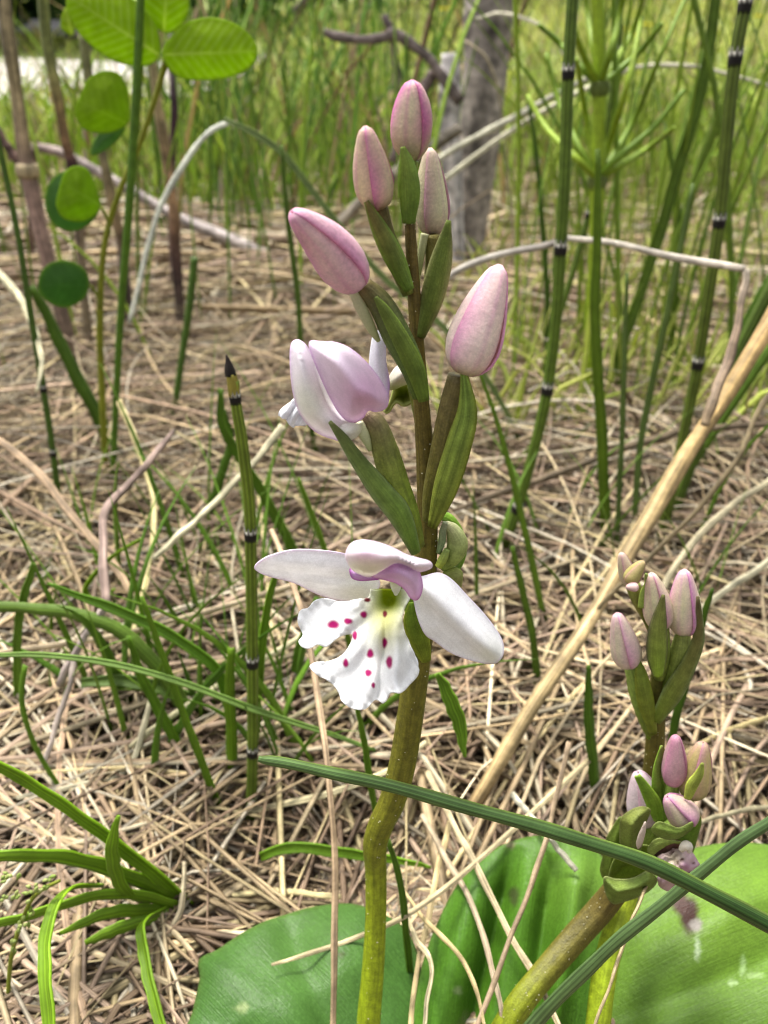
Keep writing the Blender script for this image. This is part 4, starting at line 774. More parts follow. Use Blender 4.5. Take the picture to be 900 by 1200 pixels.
tw = pxtube('twig', [(205, 505, 6, .125), (178, 535, 8, .118), (150, 570, 9, .112), (123, 600, 10, .107), (121, 650, 10, .1), (126, 706, 11, .094)], None, M['bark'], None, (0.26, 0.19, 0.16), k=30, n=10, ridge=0.08, nr=3)
tag(tw, 'crooked brown twig with a sharp elbow above the green grass', 'twig')
pxtube('lower_shoot', [(126, 706, 11, .094), (105, 738, 9, .0925), (88, 765, 9, .091), (70, 803, 10, .090)], None, M['bark'], tw, (0.34, 0.28, 0.25), k=16, n=10)
pxtube('lower_shoot', [(88, 765, 7, .091), (82, 800, 7, .088), (66, 850, 7, .085), (50, 900, 6, .082)], None, M['bark'], tw, (0.36, 0.30, 0.26), k=16, n=8)

# ================================================================== grass blades drawn from the photograph
GB = (0.075, 0.165, 0.020); GY = (0.13, 0.25, 0.022); GD = (0.04, 0.105, 0.018); GBL = (0.075, 0.15, 0.065)
tag(strip('grass_leaf', [(303, 888, 3), (320, 892, 8), (370, 903, 10), (440, 918, 12), (520, 938, 12), (600, 960, 13), (680, 984, 14), (760, 1013, 15), (840, 1052, 16), (930, 1100, 16)], 0.0435, M['blade'], None, (0.10, 0.22, 0.13), (0.020, 0.068, 0.024), k=50, cup=-0.8, solid=0.0003, nv=9, edge=(0.10, 0.2, 0.06)), 'dark green needle-like blade with a pale tip crossing before the orchid stem', 'grass blade', 'green grass blades')
tag(strip('grass_leaf', [(940, 938, 11), (900, 966, 12), (850, 1000, 12), (800, 1042, 13), (740, 1090, 14), (690, 1135, 14), (640, 1185, 15), (600, 1230, 15)], 0.0465, M['blade'], None, (0.07, 0.155, 0.10), (0.075, 0.16, 0.095), k=40, cup=-0.7, solid=0.0003, nv=9), 'bluish green jointed blade slanting over the spotted leaf', 'grass blade', 'green grass blades')
BLADES = [
    ([(700, 175, 6), (700, 280, 11), (698, 380, 13), (703, 480, 14), (709, 590, 14), (714, 700, 12)], .138, GB, 'straight flat green blade standing behind the thick dry stalk'),
    ([(735, 320, 4), (732, 420, 8), (728, 520, 8), (724, 620, 8), (722, 700, 7)], .136, GBL, 'thin bluish blade beside the straight flat blade'),
    ([(812, 215, 4), (790, 330, 7), (768, 430, 8), (750, 530, 8), (742, 650, 7)], .139, GBL, 'thin bluish blade leaning towards the dark leaning horsetail'),
    ([(36, 335, 9), (62, 385, 15), (90, 440, 17), (118, 495, 17), (138, 545, 16), (150, 590, 14)], .178, (0.045, 0.115, 0.014), 'broad dark blade sloping under the lowest pea leaflet'),
    ([(258, 455, 8), (262, 500, 13), (290, 550, 17), (320, 600, 17), (345, 645, 16), (360, 690, 14)], .128, (0.05, 0.13, 0.016), 'broad dark blade bending behind the black-tipped horsetail'),
    ([(262, 480, 6), (270, 520, 10), (258, 560, 12), (245, 600, 12)], .138, (0.045, 0.12, 0.016), 'short dark blade behind the tip of the horsetail'),
    ([(842, -30, 13), (830, 60, 15), (817, 125, 15), (795, 195, 15), (775, 265, 15), (750, 345, 14), (720, 430, 12), (690, 520, 11)], .23, (0.07, 0.15, 0.03), 'broad deep green blade leaning between the two tall horsetails'),
    ([(870, 60, 6), (842, 140, 10), (815, 215, 11), (795, 300, 11), (775, 400, 11), (750, 500, 10)], .24, (0.09, 0.18, 0.035), 'narrow blade leaning beside the broad deep green blade'),
    ([(55, 684, 3), (90, 697, 9), (140, 716, 14), (190, 740, 15), (235, 768, 14), (260, 795, 13), (270, 850, 12), (268, 930, 11)], .0885, (0.06, 0.165, 0.016), 'folded bright blade drooping over the level pink-tan straw'),
    ([(-20, 712, 13), (40, 714, 15), (90, 720, 17), (140, 740, 19), (190, 790, 20), (225, 850, 19), (250, 930, 16)], .0925, (0.075, 0.165, 0.04), 'wide soft green blade curving down to the grass clump'),
    ([(-15, 768, 5), (60, 768, 7), (150, 782, 8), (230, 806, 8), (300, 832, 8), (380, 858, 6), (440, 880, 3)], .079, (0.085, 0.185, 0.065), 'thin bluish blade lying level behind the horsetail foot'),
    ([(150, 745, 5), (170, 800, 13), (200, 860, 15), (232, 920, 15), (256, 965, 13)], .0865, (0.06, 0.16, 0.016), 'upright blade in the clump behind the black-tipped horsetail, leaning outward'),
    ([(270, 760, 8), (270, 810, 13), (271, 870, 14), (272, 930, 14), (274, 968, 12)], .0835, (0.085, 0.2, 0.018), 'stiff vertical blade beside the foot of the black-tipped horsetail'),
    ([(330, 650, 4), (312, 720, 10), (303, 800, 11), (298, 880, 11), (290, 965, 10)], .0865, (0.08, 0.19, 0.02), 'slender bright blade just behind the black-tipped horsetail'),
    ([(372, 700, 9), (352, 760, 14), (342, 830, 15), (338, 900, 14), (330, 960, 12)], .098, (0.05, 0.135, 0.016), 'dark blade behind the spotted lip'),
    ([(165, 700, 6), (195, 780, 10), (225, 860, 12), (250, 930, 12), (270, 990, 10), (290, 1040, 6)], .080, (0.075, 0.18, 0.02), 'narrow blade crossing the level pale straw'),
    ([(95, 800, 12), (140, 798, 16), (190, 806, 17), (230, 826, 15), (250, 860, 12)], .0935, (0.065, 0.14, 0.05), 'hooked dull green blade in the clump'),
    ([(305, 1004, 12), (340, 994, 15), (390, 997, 15), (430, 1003, 13), (480, 1012, 8), (505, 1016, 3)], .0725, (0.075, 0.19, 0.018), 'short level blade behind the kink of the orchid stem'),
    ([(512, 790, 7), (524, 810, 17), (534, 835, 20), (541, 862, 14), (545, 887, 3)], .066, (0.085, 0.21, 0.028), 'small pointed leaf hanging beside the orchid stem under the white sepal'),
    ([(600, 640, 5), (612, 690, 8), (626, 760, 9), (630, 830, 8), (626, 920, 7)], .098, (0.055, 0.13, 0.018), 'thin blade rising behind the drooping white sepal'),
    ([(30, 780, 8), (25, 820, 9), (38, 870, 10), (70, 925, 10), (100, 965, 8), (120, 985, 4)], .080, (0.07, 0.18, 0.02), 'narrow curved blade above the leafy grass tuft'),
    ([(40, 660, 6), (28, 700, 10), (20, 760, 11), (22, 830, 11)], .094, (0.07, 0.17, 0.025), 'short upright blade bent at the frame of straw'),
    ([(135, 690, 3), (115, 705, 6), (100, 690, 7), (128, 655, 6), (168, 630, 4)], .105, (0.10, 0.22, 0.02), 'kinked yellow-green blade near the crooked brown twig'),
    ([(262, 140, 5), (300, 158, 8), (335, 185, 8), (375, 235, 8), (420, 292, 8), (460, 335, 8), (500, 365, 8), (560, 430, 7), (610, 520, 7), (640, 640, 7)], .19, (0.10, 0.18, 0.10), 'long blue-green blade arching behind the pink buds'),
    ([(330, 170, 5), (338, 260, 7), (348, 340, 7), (356, 440, 7), (370, 530, 7), (380, 600, 6)], .185, (0.06, 0.13, 0.035), 'thin upright blade behind the largest side bud'),
    ([(418, 826, 4), (425, 860, 7), (433, 910, 8), (440, 950, 7), (446, 1000, 6)], .072, (0.07, 0.17, 0.02), 'thin blade rising just under the spotted lip'),
    ([(455, 985, 5), (470, 1040, 8), (478, 1110, 9), (484, 1180, 9), (490, 1230, 9)], .0585, (0.055, 0.14, 0.02), 'thin green blade between the orchid stem and the folded leaf'),
    ([(835, 690, 3), (825, 720, 8), (810, 780, 10), (795, 830, 10), (785, 880, 9)], .078, (0.045, 0.12, 0.016), 'dark blade standing behind the short orchid buds'),
    ([(690, 780, 5), (690, 830, 13), (695, 890, 14), (700, 960, 12)], .082, (0.045, 0.12, 0.016), 'dark blade between the dry stalk and the tight nodding head'),
    ([(560, 430, 3), (590, 520, 6), (615, 620, 8), (640, 740, 8), (650, 800, 7)], .112, (0.075, 0.17, 0.025), 'slim blade running down behind the pale pink bud on the leafy bract'),
    ([(350, 560, 3), (372, 620, 6), (395, 690, 7), (410, 760, 7)], .10, (0.08, 0.18, 0.025), 'slim blade seen between horsetail and flower bract'),
    ([(905, 320, 12), (880, 370, 14), (850, 440, 14), (820, 520, 13), (795, 600, 12)], .185, (0.05, 0.13, 0.018), 'green blade leaning with the horsetails behind the dry stalk'),
    ([(780, 150, 4), (795, 260, 8), (790, 360, 9), (780, 450, 9)], .25, (0.07, 0.16, 0.03), 'slim upright blade between the tall horsetails'),
    ([(620, 120, 4), (632, 220, 7), (640, 330, 8), (640, 420, 8)], .26, (0.05, 0.12, 0.03), 'slim dark blade beside the shrub trunk'),
]
for pts, Y, c, lab in BLADES:
    pts = [(q[0], q[1], q[2] * 0.84) for q in pts]
    o = strip('grass_leaf', pts, Y, M['blade'], None, np.array(c) * 1.15, np.array(c) * rs.uniform(0.9, 1.4), k=28, cup=rs.uniform(-.6, -.25) * rs.choice([1, -1]), roll=rs.uniform(-.35, .35), solid=0.00022)
    tag(o, lab, 'grass blade', 'green grass blades')
tuft = empty('grass_tuft', onz(214, 1064) * [1, 1, 0], 'leafy bright green sedge tuft spreading over the straw', 'grass tuft')
for pts in (
    [(222, 1062, 12, .067), (190, 1030, 17, .065), (140, 992, 17, .063), (90, 955, 16, .061), (40, 920, 16, .060), (-20, 886, 14, .059)],
    [(215, 1060, 12, .067), (175, 1040, 19, .0645), (125, 1020, 22, .062), (75, 1007, 22, .060), (20, 1003, 20, .058), (-25, 1005, 16, .057)],
    [(214, 1064, 10, .066), (170, 1052, 15, .063), (120, 1050, 17, .061), (70, 1062, 16, .059), (20, 1078, 15, .057), (-20, 1088, 14, .056)],
    [(205, 1066, 10, .0655), (175, 1067, 16, .0635), (140, 1070, 17, .0615), (105, 1078, 15, .060), (70, 1093, 4, .0585)],
    [(170, 1058, 8, .0645), (145, 1042, 14, .0615), (133, 1018, 15, .060), (132, 990, 13, .0595), (138, 956, 3, .0595)],
    [(120, 1038, 6, .0625), (82, 1040, 12, .058), (64, 1064, 17, .055), (54, 1110, 18, .052), (53, 1160, 18, .049), (60, 1225, 17, .046)],
    [(196, 1062, 6, .065), (168, 1085, 12, .0595), (168, 1115, 15, .057), (177, 1155, 15, .054), (195, 1220, 14, .050)],
    [(200, 1070, 8, .0645), (165, 1080, 13, .0625), (130, 1092, 14, .061), (100, 1105, 5, .060)],
):
    c = np.array((0.10, 0.235, 0.018)) * rs.uniform(0.8, 1.2)
    strip('blade', pts, None, M['blade'], tuft, c * 0.85, c * 1.15, k=30, cup=rs.uniform(0.3, 0.6) * rs.choice([1, -1]), solid=0.00025, edge=c * 1.4)
sg = empty('sedge_spike', onz(24, 1150) * [1, 1, 0], 'pale yellow-green sedge flower spike beside the leafy grass tuft', 'sedge')
pxtube('stem', [(70, 1032, 4, .056), (50, 1042, 5, .056), (36, 1056, 5, .056), (22, 1090, 5, .056), (12, 1130, 5, .056), (8, 1200, 5, .055)], None, M['blade'], sg, (0.16, 0.24, 0.05), k=20, n=8)
for (x0, y0, x1, y1, nn) in ((70, 1030, -10, 1058, 22), (38, 1056, 14, 1112, 15), (25, 1022, -12, 1036, 10)):
    for i in range(nn):
        t = (i + .5) / nn; x = x0 + (x1 - x0) * t + rs.uniform(-5, 5); y = y0 + (y1 - y0) * t + rs.uniform(-5, 5); a = rs.uniform(-0.9, .9) + math.atan2(y1 - y0, x1 - x0)
        l = rs.uniform(5, 9)
        P, w = pxline([(x, y, 2), (x + l * .4 * math.cos(a), y + l * .4 * math.sin(a), 5), (x + l * math.cos(a), y + l * math.sin(a), 1)], 6, .0555 + rs.uniform(-.001, .001))
        tube('spikelet', P, w, M['blade'], sg, lerp((0.16, 0.30, 0.10), (0.26, 0.38, 0.24), rs.rand()), n=6)

# ================================================================== matted straw, loose straws, grass
def ribbons(C0, ang, L, w, z0, arch, curve, K, pitch=None):
    """(N, K, 3) centre lines of stems lying on the ground, in all directions."""
    N = len(L); t = np.linspace(-0.5, 0.5, K)[None, :]
    a = ang[:, None] + curve[:, None] * t * 2
    dx = np.cos(a) * L[:, None] / (K - 1); dy = np.sin(a) * L[:, None] / (K - 1)
    x = np.cumsum(dx, 1); y = np.cumsum(dy, 1)
    x = x - x.mean(1, keepdims=True) + C0[:, :1]; y = y - y.mean(1, keepdims=True) + C0[:, 1:2]
    z = z0[:, None] + arch[:, None] * (1 - (2 * t) ** 2) + (0 if pitch is None else pitch[:, None] * t * L[:, None])
    z = z + terrain_z(x, y)
    return np.stack([x, y, np.maximum(z, terrain_z(x, y) - 0.002)], 2)
def batch(name, P, w, flat, colors, mat, label, kind='stuff', taper=None, up=None, cat=None):
    """All the ribbons of P as one mesh; diamond section, w wide and w*flat thick."""
    N, K, _ = P.shape
    T = np.gradient(P, axis=1); T /= np.maximum(1e-9, np.linalg.norm(T, axis=2, keepdims=True))
    if up is None: up = rs.normal(size=(N, 1, 3)) * 0.45 + np.array([0, 0, 1.0])
    S = np.cross(T, np.broadcast_to(up, T.shape)); S /= np.maximum(1e-9, np.linalg.norm(S, axis=2, keepdims=True))
    Nn = np.cross(S, T)
    tp = np.ones(K) if taper is None else taper
    ww = (w[:, None] / 2 * tp[None, :])[:, :, None]; fl = ww * (flat[:, None, None] if np.ndim(flat) else flat)
    V = np.stack([P + S * ww, P + Nn * fl, P - S * ww, P - Nn * fl], 2).reshape(-1, 3)
    base = (np.arange(N)[:, None, None, None] * K + np.arange(K - 1)[None, :, None, None]) * 4
    j = np.arange(4)[None, None, :, None]; j2 = (j + 1) % 4
    F = np.concatenate([base + j, base + j2, base + 4 + j2, base + 4 + j], 3).reshape(-1, 4)
    me = bpy.data.meshes.new(name)
    me.vertices.add(len(V)); me.vertices.foreach_set('co', V.ravel())
    me.loops.add(F.size); me.loops.foreach_set('vertex_index', F.ravel().astype(np.int32))
    me.polygons.add(len(F)); me.polygons.foreach_set('loop_start', (np.arange(len(F)) * 4).astype(np.int32))
    me.update(calc_edges=True)
    c = np.ones((N, K, 4, 4)); c[..., :3] = colors[:, None, None, :] * (1 + 0.18 * np.sin(np.linspace(0, 9, K))[None, :, None, None] * rs.uniform(-1, 1, (N, 1, 1, 1)))
    a = me.attributes.new('Col', 'FLOAT_COLOR', 'POINT'); a.data.foreach_set('color', c.ravel())
    ll = np.linspace(0, 1, K)[None, :, None] * 0.1 + rs.rand(N, 1, 1) * 40
    st = np.stack([np.broadcast_to(ll, (N, K, 4)), np.broadcast_to(np.array([0, .5, 1, .5])[None, None, :], (N, K, 4)) + rs.rand(N, 1, 1) * 30, np.zeros((N, K, 4))], 3)
    b = me.attributes.new('st', 'FLOAT_VECTOR', 'POINT'); b.data.foreach_set('vector', np.ascontiguousarray(st).ravel())
    me.materials.append(mat); me.polygons.foreach_set('use_smooth', np.ones(len(F), bool)); me.update()
    o = bpy.data.objects.new(name, me); COL.objects.link(o)
    return tag(o, label, cat, kind=kind)
PAL = np.array([(0.50, 0.40, 0.24), (0.46, 0.34, 0.19), (0.58, 0.50, 0.34), (0.40, 0.30, 0.17), (0.50, 0.44, 0.33), (0.32, 0.22, 0.14), (0.54, 0.44, 0.23), (0.36, 0.26, 0.18), (0.26, 0.18, 0.11)])
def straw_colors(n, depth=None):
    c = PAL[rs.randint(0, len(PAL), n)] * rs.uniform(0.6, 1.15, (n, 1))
    if depth is not None:                       # low straw is rotted brown, darkened further to paint shade in the gaps
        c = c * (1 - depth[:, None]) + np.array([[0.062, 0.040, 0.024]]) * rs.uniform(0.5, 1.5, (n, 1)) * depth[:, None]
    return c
LEAFBOX = lambda x, y: (y < 0.082) & (x > -0.020) & (x < 0.06)
def clear_leaves(P, w):
    """Straws stay under the broad leaves and out of the lens."""
    x, y, z = P[..., 0], P[..., 1], P[..., 2]
    P[..., 2] = np.where(LEAFBOX(x, y), np.minimum(z, 0.0025), z)
    P[..., 2] = np.minimum(P[..., 2], 0.012 + np.clip(y - 0.10, 0, 1) * 0.12)
    P[..., 2] = P[..., 2] * np.clip(0.35 + (y - 0.06) / 0.06, 0.35, 1)
    return P
def scatter(N, y0, y1, spread=0.62, pad=0.05, power=1.0):
    y = y0 + (y1 - y0) * rs.rand(N) ** power
    x = (rs.rand(N) * 2 - 1) * (y * spread + pad)
    return np.stack([x, y], 1)

def mound(x, y):
    return 0.5 + 0.5 * np.sin(x * 92 + 2.1 * np.sin(y * 57)) * np.sin(y * 71 + 1.7 * np.sin(x * 43 + 0.6))
def drift(x, y):                                # which way the straw lies, patch by patch
    return 0.9 * np.sin(x * 31 + 1.9 * np.sin(y * 23)) + 0.8 * np.sin(y * 37 + x * 17 + 1.0)
# lower and upper layers of the near mat
N = 14000
C0 = scatter(N, 0.02, 0.40, power=1.15)
C0 = C0[~((C0[:, 0] > 0.06 * C0[:, 1]) & (C0[:, 1] > 0.21) & (rs.rand(N) < 0.75))]; N = len(C0)
C0 = C0[(mound(C0[:, 0], C0[:, 1]) > 0.3) | (rs.rand(N) < 0.55)]; N = len(C0)
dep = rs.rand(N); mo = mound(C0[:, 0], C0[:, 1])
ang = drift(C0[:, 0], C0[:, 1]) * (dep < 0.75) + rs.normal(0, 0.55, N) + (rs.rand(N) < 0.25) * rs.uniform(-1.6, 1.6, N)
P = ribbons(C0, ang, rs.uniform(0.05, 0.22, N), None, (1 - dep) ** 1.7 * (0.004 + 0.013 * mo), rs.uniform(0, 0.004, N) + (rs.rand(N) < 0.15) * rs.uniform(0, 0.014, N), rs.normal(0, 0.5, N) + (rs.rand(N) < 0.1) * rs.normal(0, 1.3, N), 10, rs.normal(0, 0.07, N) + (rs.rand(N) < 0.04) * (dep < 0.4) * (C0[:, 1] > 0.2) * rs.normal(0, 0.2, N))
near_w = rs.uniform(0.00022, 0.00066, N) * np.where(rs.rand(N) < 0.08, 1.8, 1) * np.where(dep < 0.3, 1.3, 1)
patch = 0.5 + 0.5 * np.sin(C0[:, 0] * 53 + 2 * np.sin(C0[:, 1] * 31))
batch('straw_thatch', clear_leaves(P, near_w), near_w, 0.4, straw_colors(N, np.clip(dep ** 0.95 * 0.95 + 0.15 * (1 - mo), 0, 1)) * (0.8 + 0.35 * patch[:, None]), M['straw'], 'matted dry tan straw covering the ground around the orchids')  # colour darkens with depth and in hollows, partly painted shade
# far mat
N = 9000
C0 = scatter(N, 0.36, 1.7, 0.6, 0.1, 1.7); C0 = C0[(C0[:, 0] < 0.02 + 0.10 * C0[:, 1]) | (rs.rand(N) < 0.25)]; N = len(C0)
dep = rs.rand(N)
P = ribbons(C0, rs.normal(0, 0.8, N), rs.uniform(0.08, 0.30, N), None, (1 - dep) ** 1.6 * 0.016, rs.uniform(0, 0.010, N), rs.normal(0, 0.5, N), 7, rs.normal(0, 0.06, N))
batch('straw_thatch', P, rs.uniform(0.0008, 0.0026, N) * (0.7 + C0[:, 1]), 0.4, straw_colors(N, dep * 0.5), M['straw'], 'sunlit straw matted under the distant grass')

# loose straws that lie on top of the mat, one object each
def loose(n, y0, y1, w0, w1, l0, l1, zc):
    C0 = scatter(n, y0, y1, 0.46, 0.012)
    P = ribbons(C0, rs.normal(0, 0.95, n), rs.uniform(l0, l1, n), None, rs.uniform(0.35, 1.0, n) * zc, rs.uniform(0.0, 0.006, n), rs.normal(0, 0.35, n), 12, np.clip(rs.normal(0, 0.09, n), -.15, .15))
    w = rs.uniform(w0, w1, n); cc = straw_colors(n) * 1.2
    P = clear_leaves(P, w); zz = P[..., 2]; P[..., 2] = np.where(zz > 0.011, 0.011 + 0.004 * np.tanh((zz - 0.011) / 0.004), zz)
    for i in range(n):
        col = cc[i][None] * (1 + 0.15 * np.sin(np.linspace(0, 7, 12) + rs.rand() * 6))[:, None]
        taper = np.interp(np.linspace(0, 1, 12), [0, .06, .8, 1], [.75, 1, .9, .35])
        o = tube('straw', P[i], w[i] / 2 * taper, M['straw'], None, col, ry=w[i] / 2 * taper * rs.uniform(.35, .8), n=9, roll=rs.uniform(-.6, .6), colfn=lambda u, th, C, q=rs.rand() * 6: C * (0.62 + 0.5 * np.abs(np.cos(1.5 * th + q)))[:, None])
        m = P[i].mean(0); k = int(np.argmin(abs(PAL / PAL.sum(1)[:, None] - cc[i] / cc[i].sum()).sum(1)))
        shade = 'pale' if cc[i].sum() > 1.05 else ('brown' if cc[i].sum() < 0.72 else 'tan')
        wid = 'broad' if w[i] > (w0 + w1) / 2 else 'thin'
        where = ('beside the leafy grass tuft' if m[0] < -0.012 else 'around the foot of the tall orchid') if m[1] < 0.085 else (('behind the black-tipped horsetail' if m[0] < -0.005 else 'under the thick dry stalk') if m[1] < 0.16 else ('below the pea plant' if m[0] < -0.02 else ('behind the flower spike' if m[0] < 0.03 else 'among the tall horsetails')))
        lab = 'loose %s %s straw lying on the thatch %s' % (wid, shade, where)
        tag(o, lab, 'straw', lab.replace('loose ', 'loose straws: '))
loose(160, 0.055, 0.16, 0.0004, 0.0009, 0.06, 0.18, 0.013)
loose(100, 0.15, 0.34, 0.0005, 0.0011, 0.08, 0.22, 0.014)

# upright grass blades, one object each
def upright(n, pxs, label, group, y0, y1, h0, h1, w0, w1, cols, lean=0.25):
    for i in range(n):
        y = y0 + (y1 - y0) * rs.rand() ** 1.2
        px = pxs() ; x = (px - 450) / FPX * (y * 0.95 + 0.03)
        hgt = rs.uniform(h0, h1); a = rs.rand() * 6.28; ln = rs.rand() * lean; cv = rs.uniform(0, 0.5)
        t = np.linspace(0, 1, 10)
        q = hgt * (ln * t + cv * t ** 2.5)
        P = np.stack([x + q * math.cos(a), y + q * math.sin(a) * 0.6, float(terrain_z(x, y)) - 0.001 + hgt * (t - 0.35 * cv * t ** 3)], 1)
        w = rs.uniform(w0, w1) * np.interp(t, [0, .2, .6, 1], [.7, 1, .85, .06])
        c = lerp(cols[0], cols[1], rs.rand()) * rs.uniform(0.75, 1.2)
        o = tube('grass_leaf', P, w / 2, M['blade'], None, np.array([lerp(c * .9, c * 1.1, k) for k in t]), ry=w / 2 * 0.22, n=6, roll=rs.rand() * 3)
        lab = label % (('broad' if w.max() > (w0 + w1) / 2 else 'narrow') + (' bright' if c.sum() > (np.sum(cols[0]) + np.sum(cols[1])) / 2 else ' dark') + (' arching' if cv > 0.25 else ' straight'))
        tag(o, lab, 'grass blade', group)
upright(64, lambda: rs.uniform(40, 420), 'low %s green blade growing up through the near thatch', 'low blades in the near thatch', 0.085, 0.15, 0.018, 0.055, 0.0004, 0.0012, ((0.07, 0.19, 0.03), (0.13, 0.29, 0.05)), 0.45)
upright(26, lambda: rs.uniform(130, 370), 'bright %s green blade in the clump behind the black-tipped horsetail', 'clump blades behind the black-tipped horsetail', 0.082, 0.112, 0.022, 0.045, 0.0008, 0.0016, ((0.05, 0.15, 0.03), (0.10, 0.25, 0.04)), 0.4)
upright(30, lambda: rs.uniform(540, 900), 'short %s green blade growing behind the dry stalk', 'short blades behind the dry stalk', 0.11, 0.19, 0.018, 0.06, 0.0004, 0.0010, ((0.07, 0.18, 0.03), (0.12, 0.26, 0.06)), 0.45)
upright(70, lambda: rs.uniform(590, 930), 'tall %s green blade standing beyond the bent straw', 'tall blades beyond the bent straw', 0.22, 0.50, 0.10, 0.26, 0.0006, 0.0018, ((0.07, 0.17, 0.04), (0.20, 0.36, 0.07)), 0.30)
upright(44, lambda: rs.uniform(215, 520), 'tall blurred %s blade standing beyond the buds', 'tall blades beyond the buds', 0.30, 0.60, 0.12, 0.28, 0.0008, 0.0022, ((0.07, 0.18, 0.04), (0.18, 0.34, 0.07)), 0.12)
upright(20, lambda: rs.uniform(-30, 240), 'tall blurred %s blade standing among the dead stems', 'tall blades among the dead stems', 0.25, 0.5, 0.06, 0.18, 0.0006, 0.0018, ((0.07, 0.16, 0.03), (0.18, 0.32, 0.06)), 0.25)

def grass_mass(name, N, y0, y1, h0, h1, w0, w1, colA, colB, label, power=1.5, K=5, spread=0.62, xr=None, dens=None):
    C0 = scatter(N, y0, y1, spread, 0.15, power)
    if xr is not None: C0 = C0[xr(C0[:, 0], C0[:, 1])]
    N = len(C0); x, y = C0.T
    hh = rs.uniform(h0, h1, N); a = rs.rand(N) * 6.28; ln = rs.rand(N) * 0.35; cv = rs.rand(N) * 0.5; t = np.linspace(0, 1, K)[None]
    q = hh[:, None] * (ln[:, None] * t + cv[:, None] * t ** 2.5)
    P = np.stack([x[:, None] + q * np.cos(a)[:, None], y[:, None] + q * np.sin(a)[:, None], terrain_z(x, y)[:, None] - 0.003 + hh[:, None] * (t - 0.35 * cv[:, None] * t ** 3)], 2)
    m = rs.rand(N, 1); c = (np.array(colA) * (1 - m) + np.array(colB) * m) * rs.uniform(0.7, 1.2, (N, 1))
    dry = rs.rand(N) < 0.18; c[dry] = straw_colors(dry.sum())
    up = np.stack([np.cos(rs.rand(N) * 6.28), np.sin(rs.rand(N) * 6.28), np.zeros(N)], 1)[:, None, :]
    batch(name, P, rs.uniform(w0, w1, N), 0.15, c, M['mass'], label, taper=np.interp(np.linspace(0, 1, K), [0, .5, 1], [.8, 1, .08]), up=up)
grass_mass('grass', 5200, 0.6, 1.6, 0.04, 0.17, 0.0014, 0.0032, (0.28, 0.44, 0.05), (0.52, 0.60, 0.14), 'blurred tall green grass beyond the straw', 1.1, 6)
grass_mass('grass', 900, 0.5, 1.1, 0.16, 0.32, 0.0016, 0.0034, (0.09, 0.20, 0.03), (0.22, 0.38, 0.06), 'dense dark tall grass behind the buds', 1.0, 6, xr=lambda x, y: (x > -0.26 * y) & (x < 0.08 * y))
grass_mass('grass', 11000, 0.20, 1.6, 0.015, 0.055, 0.0007, 0.0020, (0.36, 0.46, 0.08), (0.62, 0.64, 0.20), 'short sunlit lawn grass behind the tall horsetails', 1.5, 4, xr=lambda x, y: x > 0.06 * y + 0.01 * np.sin(y * 30))
grass_mass('grass', 16000, 1.4, 9.0, 0.05, 0.14, 0.006, 0.016, (0.50, 0.58, 0.12), (0.72, 0.72, 0.26), 'pale sunlit meadow grass on the bank', 1.2, 4, xr=lambda x, y: ~((y > 2.3) & (y < 4.7) & (x < -0.5)))

# ================================================================== shrubs, log and flowers on the bank
def shrub_meshes(seed, n, size):
    r = np.random.RandomState(seed); lobes = r.normal(size=(9, 3)) * [0.42, 0.42, 0.26] + [0, 0, 0.62]
    V, F, C = [], [], []
    for i in range(n):
        c = lobes[r.randint(9)] + nrm(r.normal(size=3)) * 0.30 * r.rand() ** 0.4
        if c[2] < 0.02: c[2] = abs(c[2]) + 0.03
        d = nrm(r.normal(size=3)); s = nrm(np.cross(d, r.normal(size=3))); l = size * r.uniform(.7, 1.4); b = len(V)
        u = np.cross(d, s) * 0.12 * l
        V += [c, c + d * l * .5 + s * l * .28 + u, c + d * l, c + d * l * .5 - s * l * .28 + u]; F += [(b, b + 1, b + 2), (b, b + 2, b + 3)]
        C += [np.array((0.055, 0.12, 0.022)) * r.uniform(.6, 1.5)] * 4
    return V, F, C, lobes
def shrub(x, y, s, seed, label, tint=1.0):
    V, F, C, lobes = shrub_meshes(seed, 2600, 0.085)
    z = float(terrain_z(x, y))
    o = empty('shrub', (x, y, z), label, 'shrub', 'shrubs on the bank')
    mesh_obj('crown', np.array(V) * s + [x, y, z], F, M['mass'], o, np.array(C) * tint, smooth=False)
    for j in range(4):
        l = lobes[j]; t = np.linspace(0, 1, 6)[:, None]
        P = np.array([x, y, z - 0.02]) + s * (np.array([[0.05 * math.cos(j * 2), .05 * math.sin(j * 2), 0]]) * (1 - t) + l * t)
        tube('trunk', P, np.linspace(.035, .008, 6) * s, M['bark'], o, (0.10, 0.08, 0.065), n=8)
shrub(-2.9, 5.4, 1.3, 1, 'dark leafy shrub beyond the end of the pale path', np.array((0.55, 0.55, 0.6)))
shrub(-1.9, 5.6, 1.15, 2, 'dark leafy shrub with a log in front of it', np.array((0.5, 0.52, 0.55)))
shrub(-0.75, 6.4, 1.2, 3, 'dark green shrub behind the dense tall grass', np.array((0.8, 0.8, 0.75)))
shrub(0.55, 8.5, 1.3, 4, 'mid green shrub far up the bank behind the trunk', np.array((1.3, 1.35, 1.0)))
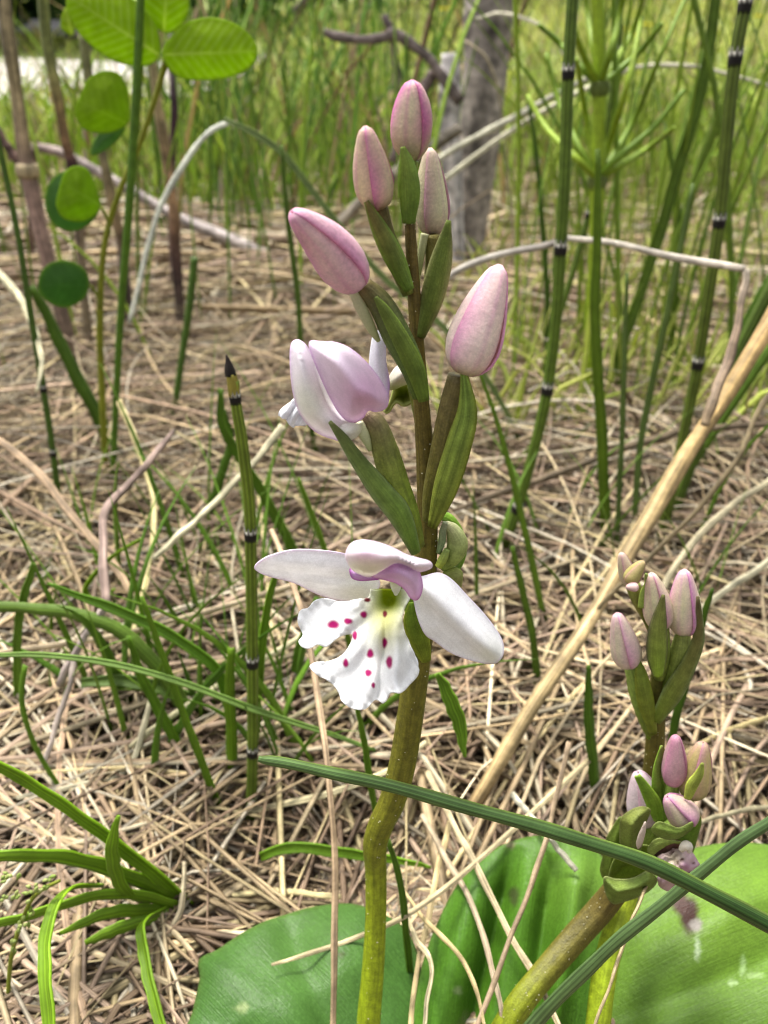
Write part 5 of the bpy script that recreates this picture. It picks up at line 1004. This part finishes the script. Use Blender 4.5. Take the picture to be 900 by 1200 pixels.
shrub(2.1, 9.0, 1.3, 5, 'bright green shrub far up the bank, beside the meadow flowers', np.array((1.9, 1.9, 1.2)))
shrub(4.3, 9.5, 1.4, 6, 'bright green shrub at the far end of the meadow', np.array((1.8, 1.85, 1.3)))

t = np.linspace(0, 1, 20)
Pl = np.stack([-2.7 + 1.3 * t, 4.9 + 0.1 * np.sin(t * 3), 0.42 + 0.02 * np.sin(t * 5)], 1); Pl[:, 2] = terrain_z(Pl[:, 0], Pl[:, 1]) + 0.10
tag(tube('fallen_log', Pl, 0.035 + 0.006 * np.sin(t * 9), M['bark'], None, (0.30, 0.29, 0.31), n=14, ridge=0.06), 'weathered grey log lying in front of the dark shrub', 'log')
def meadow_flower(px, py, Y, s, label):
    p = at(px, py, Y); z = float(terrain_z(p[0], p[1]))
    o = empty('meadow_flower', (p[0], p[1], z), label, 'flower', 'yellow meadow flowers')
    tube('stem', np.linspace([p[0], p[1], z], p, 5), s * 0.08, M['blade'], o, (0.12, 0.22, 0.04), n=6)
    V, F = [], []
    for r, nn, dz in ((1.0, 16, 0.15), (0.7, 13, 0.3), (0.4, 9, 0.42)):
        for j in range(nn):
            a = 6.283 * j / nn + r; b0 = len(V); d = np.array([math.cos(a), math.sin(a), dz]); q = np.array([-math.sin(a), math.cos(a), 0])
            V += [p, p + (d * r * .6 + q * .09) * s, p + d * r * s, p + (d * r * .6 - q * .09) * s]; F += [(b0, b0 + 1, b0 + 2, b0 + 3)]
    mesh_obj('flower_head', V, F, M['petal'], o, (0.72, 0.62, 0.02), smooth=False)
for px, py, Y, s, lab in ((728, 36, 1.7, 0.022, 'yellow meadow flower behind the branched horsetail'), (742, 42, 1.9, 0.020, 'second yellow meadow flower behind the branched horsetail'), (758, 30, 2.0, 0.02, 'yellow meadow flower between branched horsetail and dark horsetail'), (592, 28, 1.5, 0.016, 'small yellow meadow flower beside the shrub trunk'), (520, 12, 1.6, 0.018, 'yellow meadow flower in front of the dark shrub behind the branch'), (890, 20, 2.0, 0.018, 'yellow meadow flower beyond the dark leaning horsetail')):
    meadow_flower(px, py, Y, s, lab)
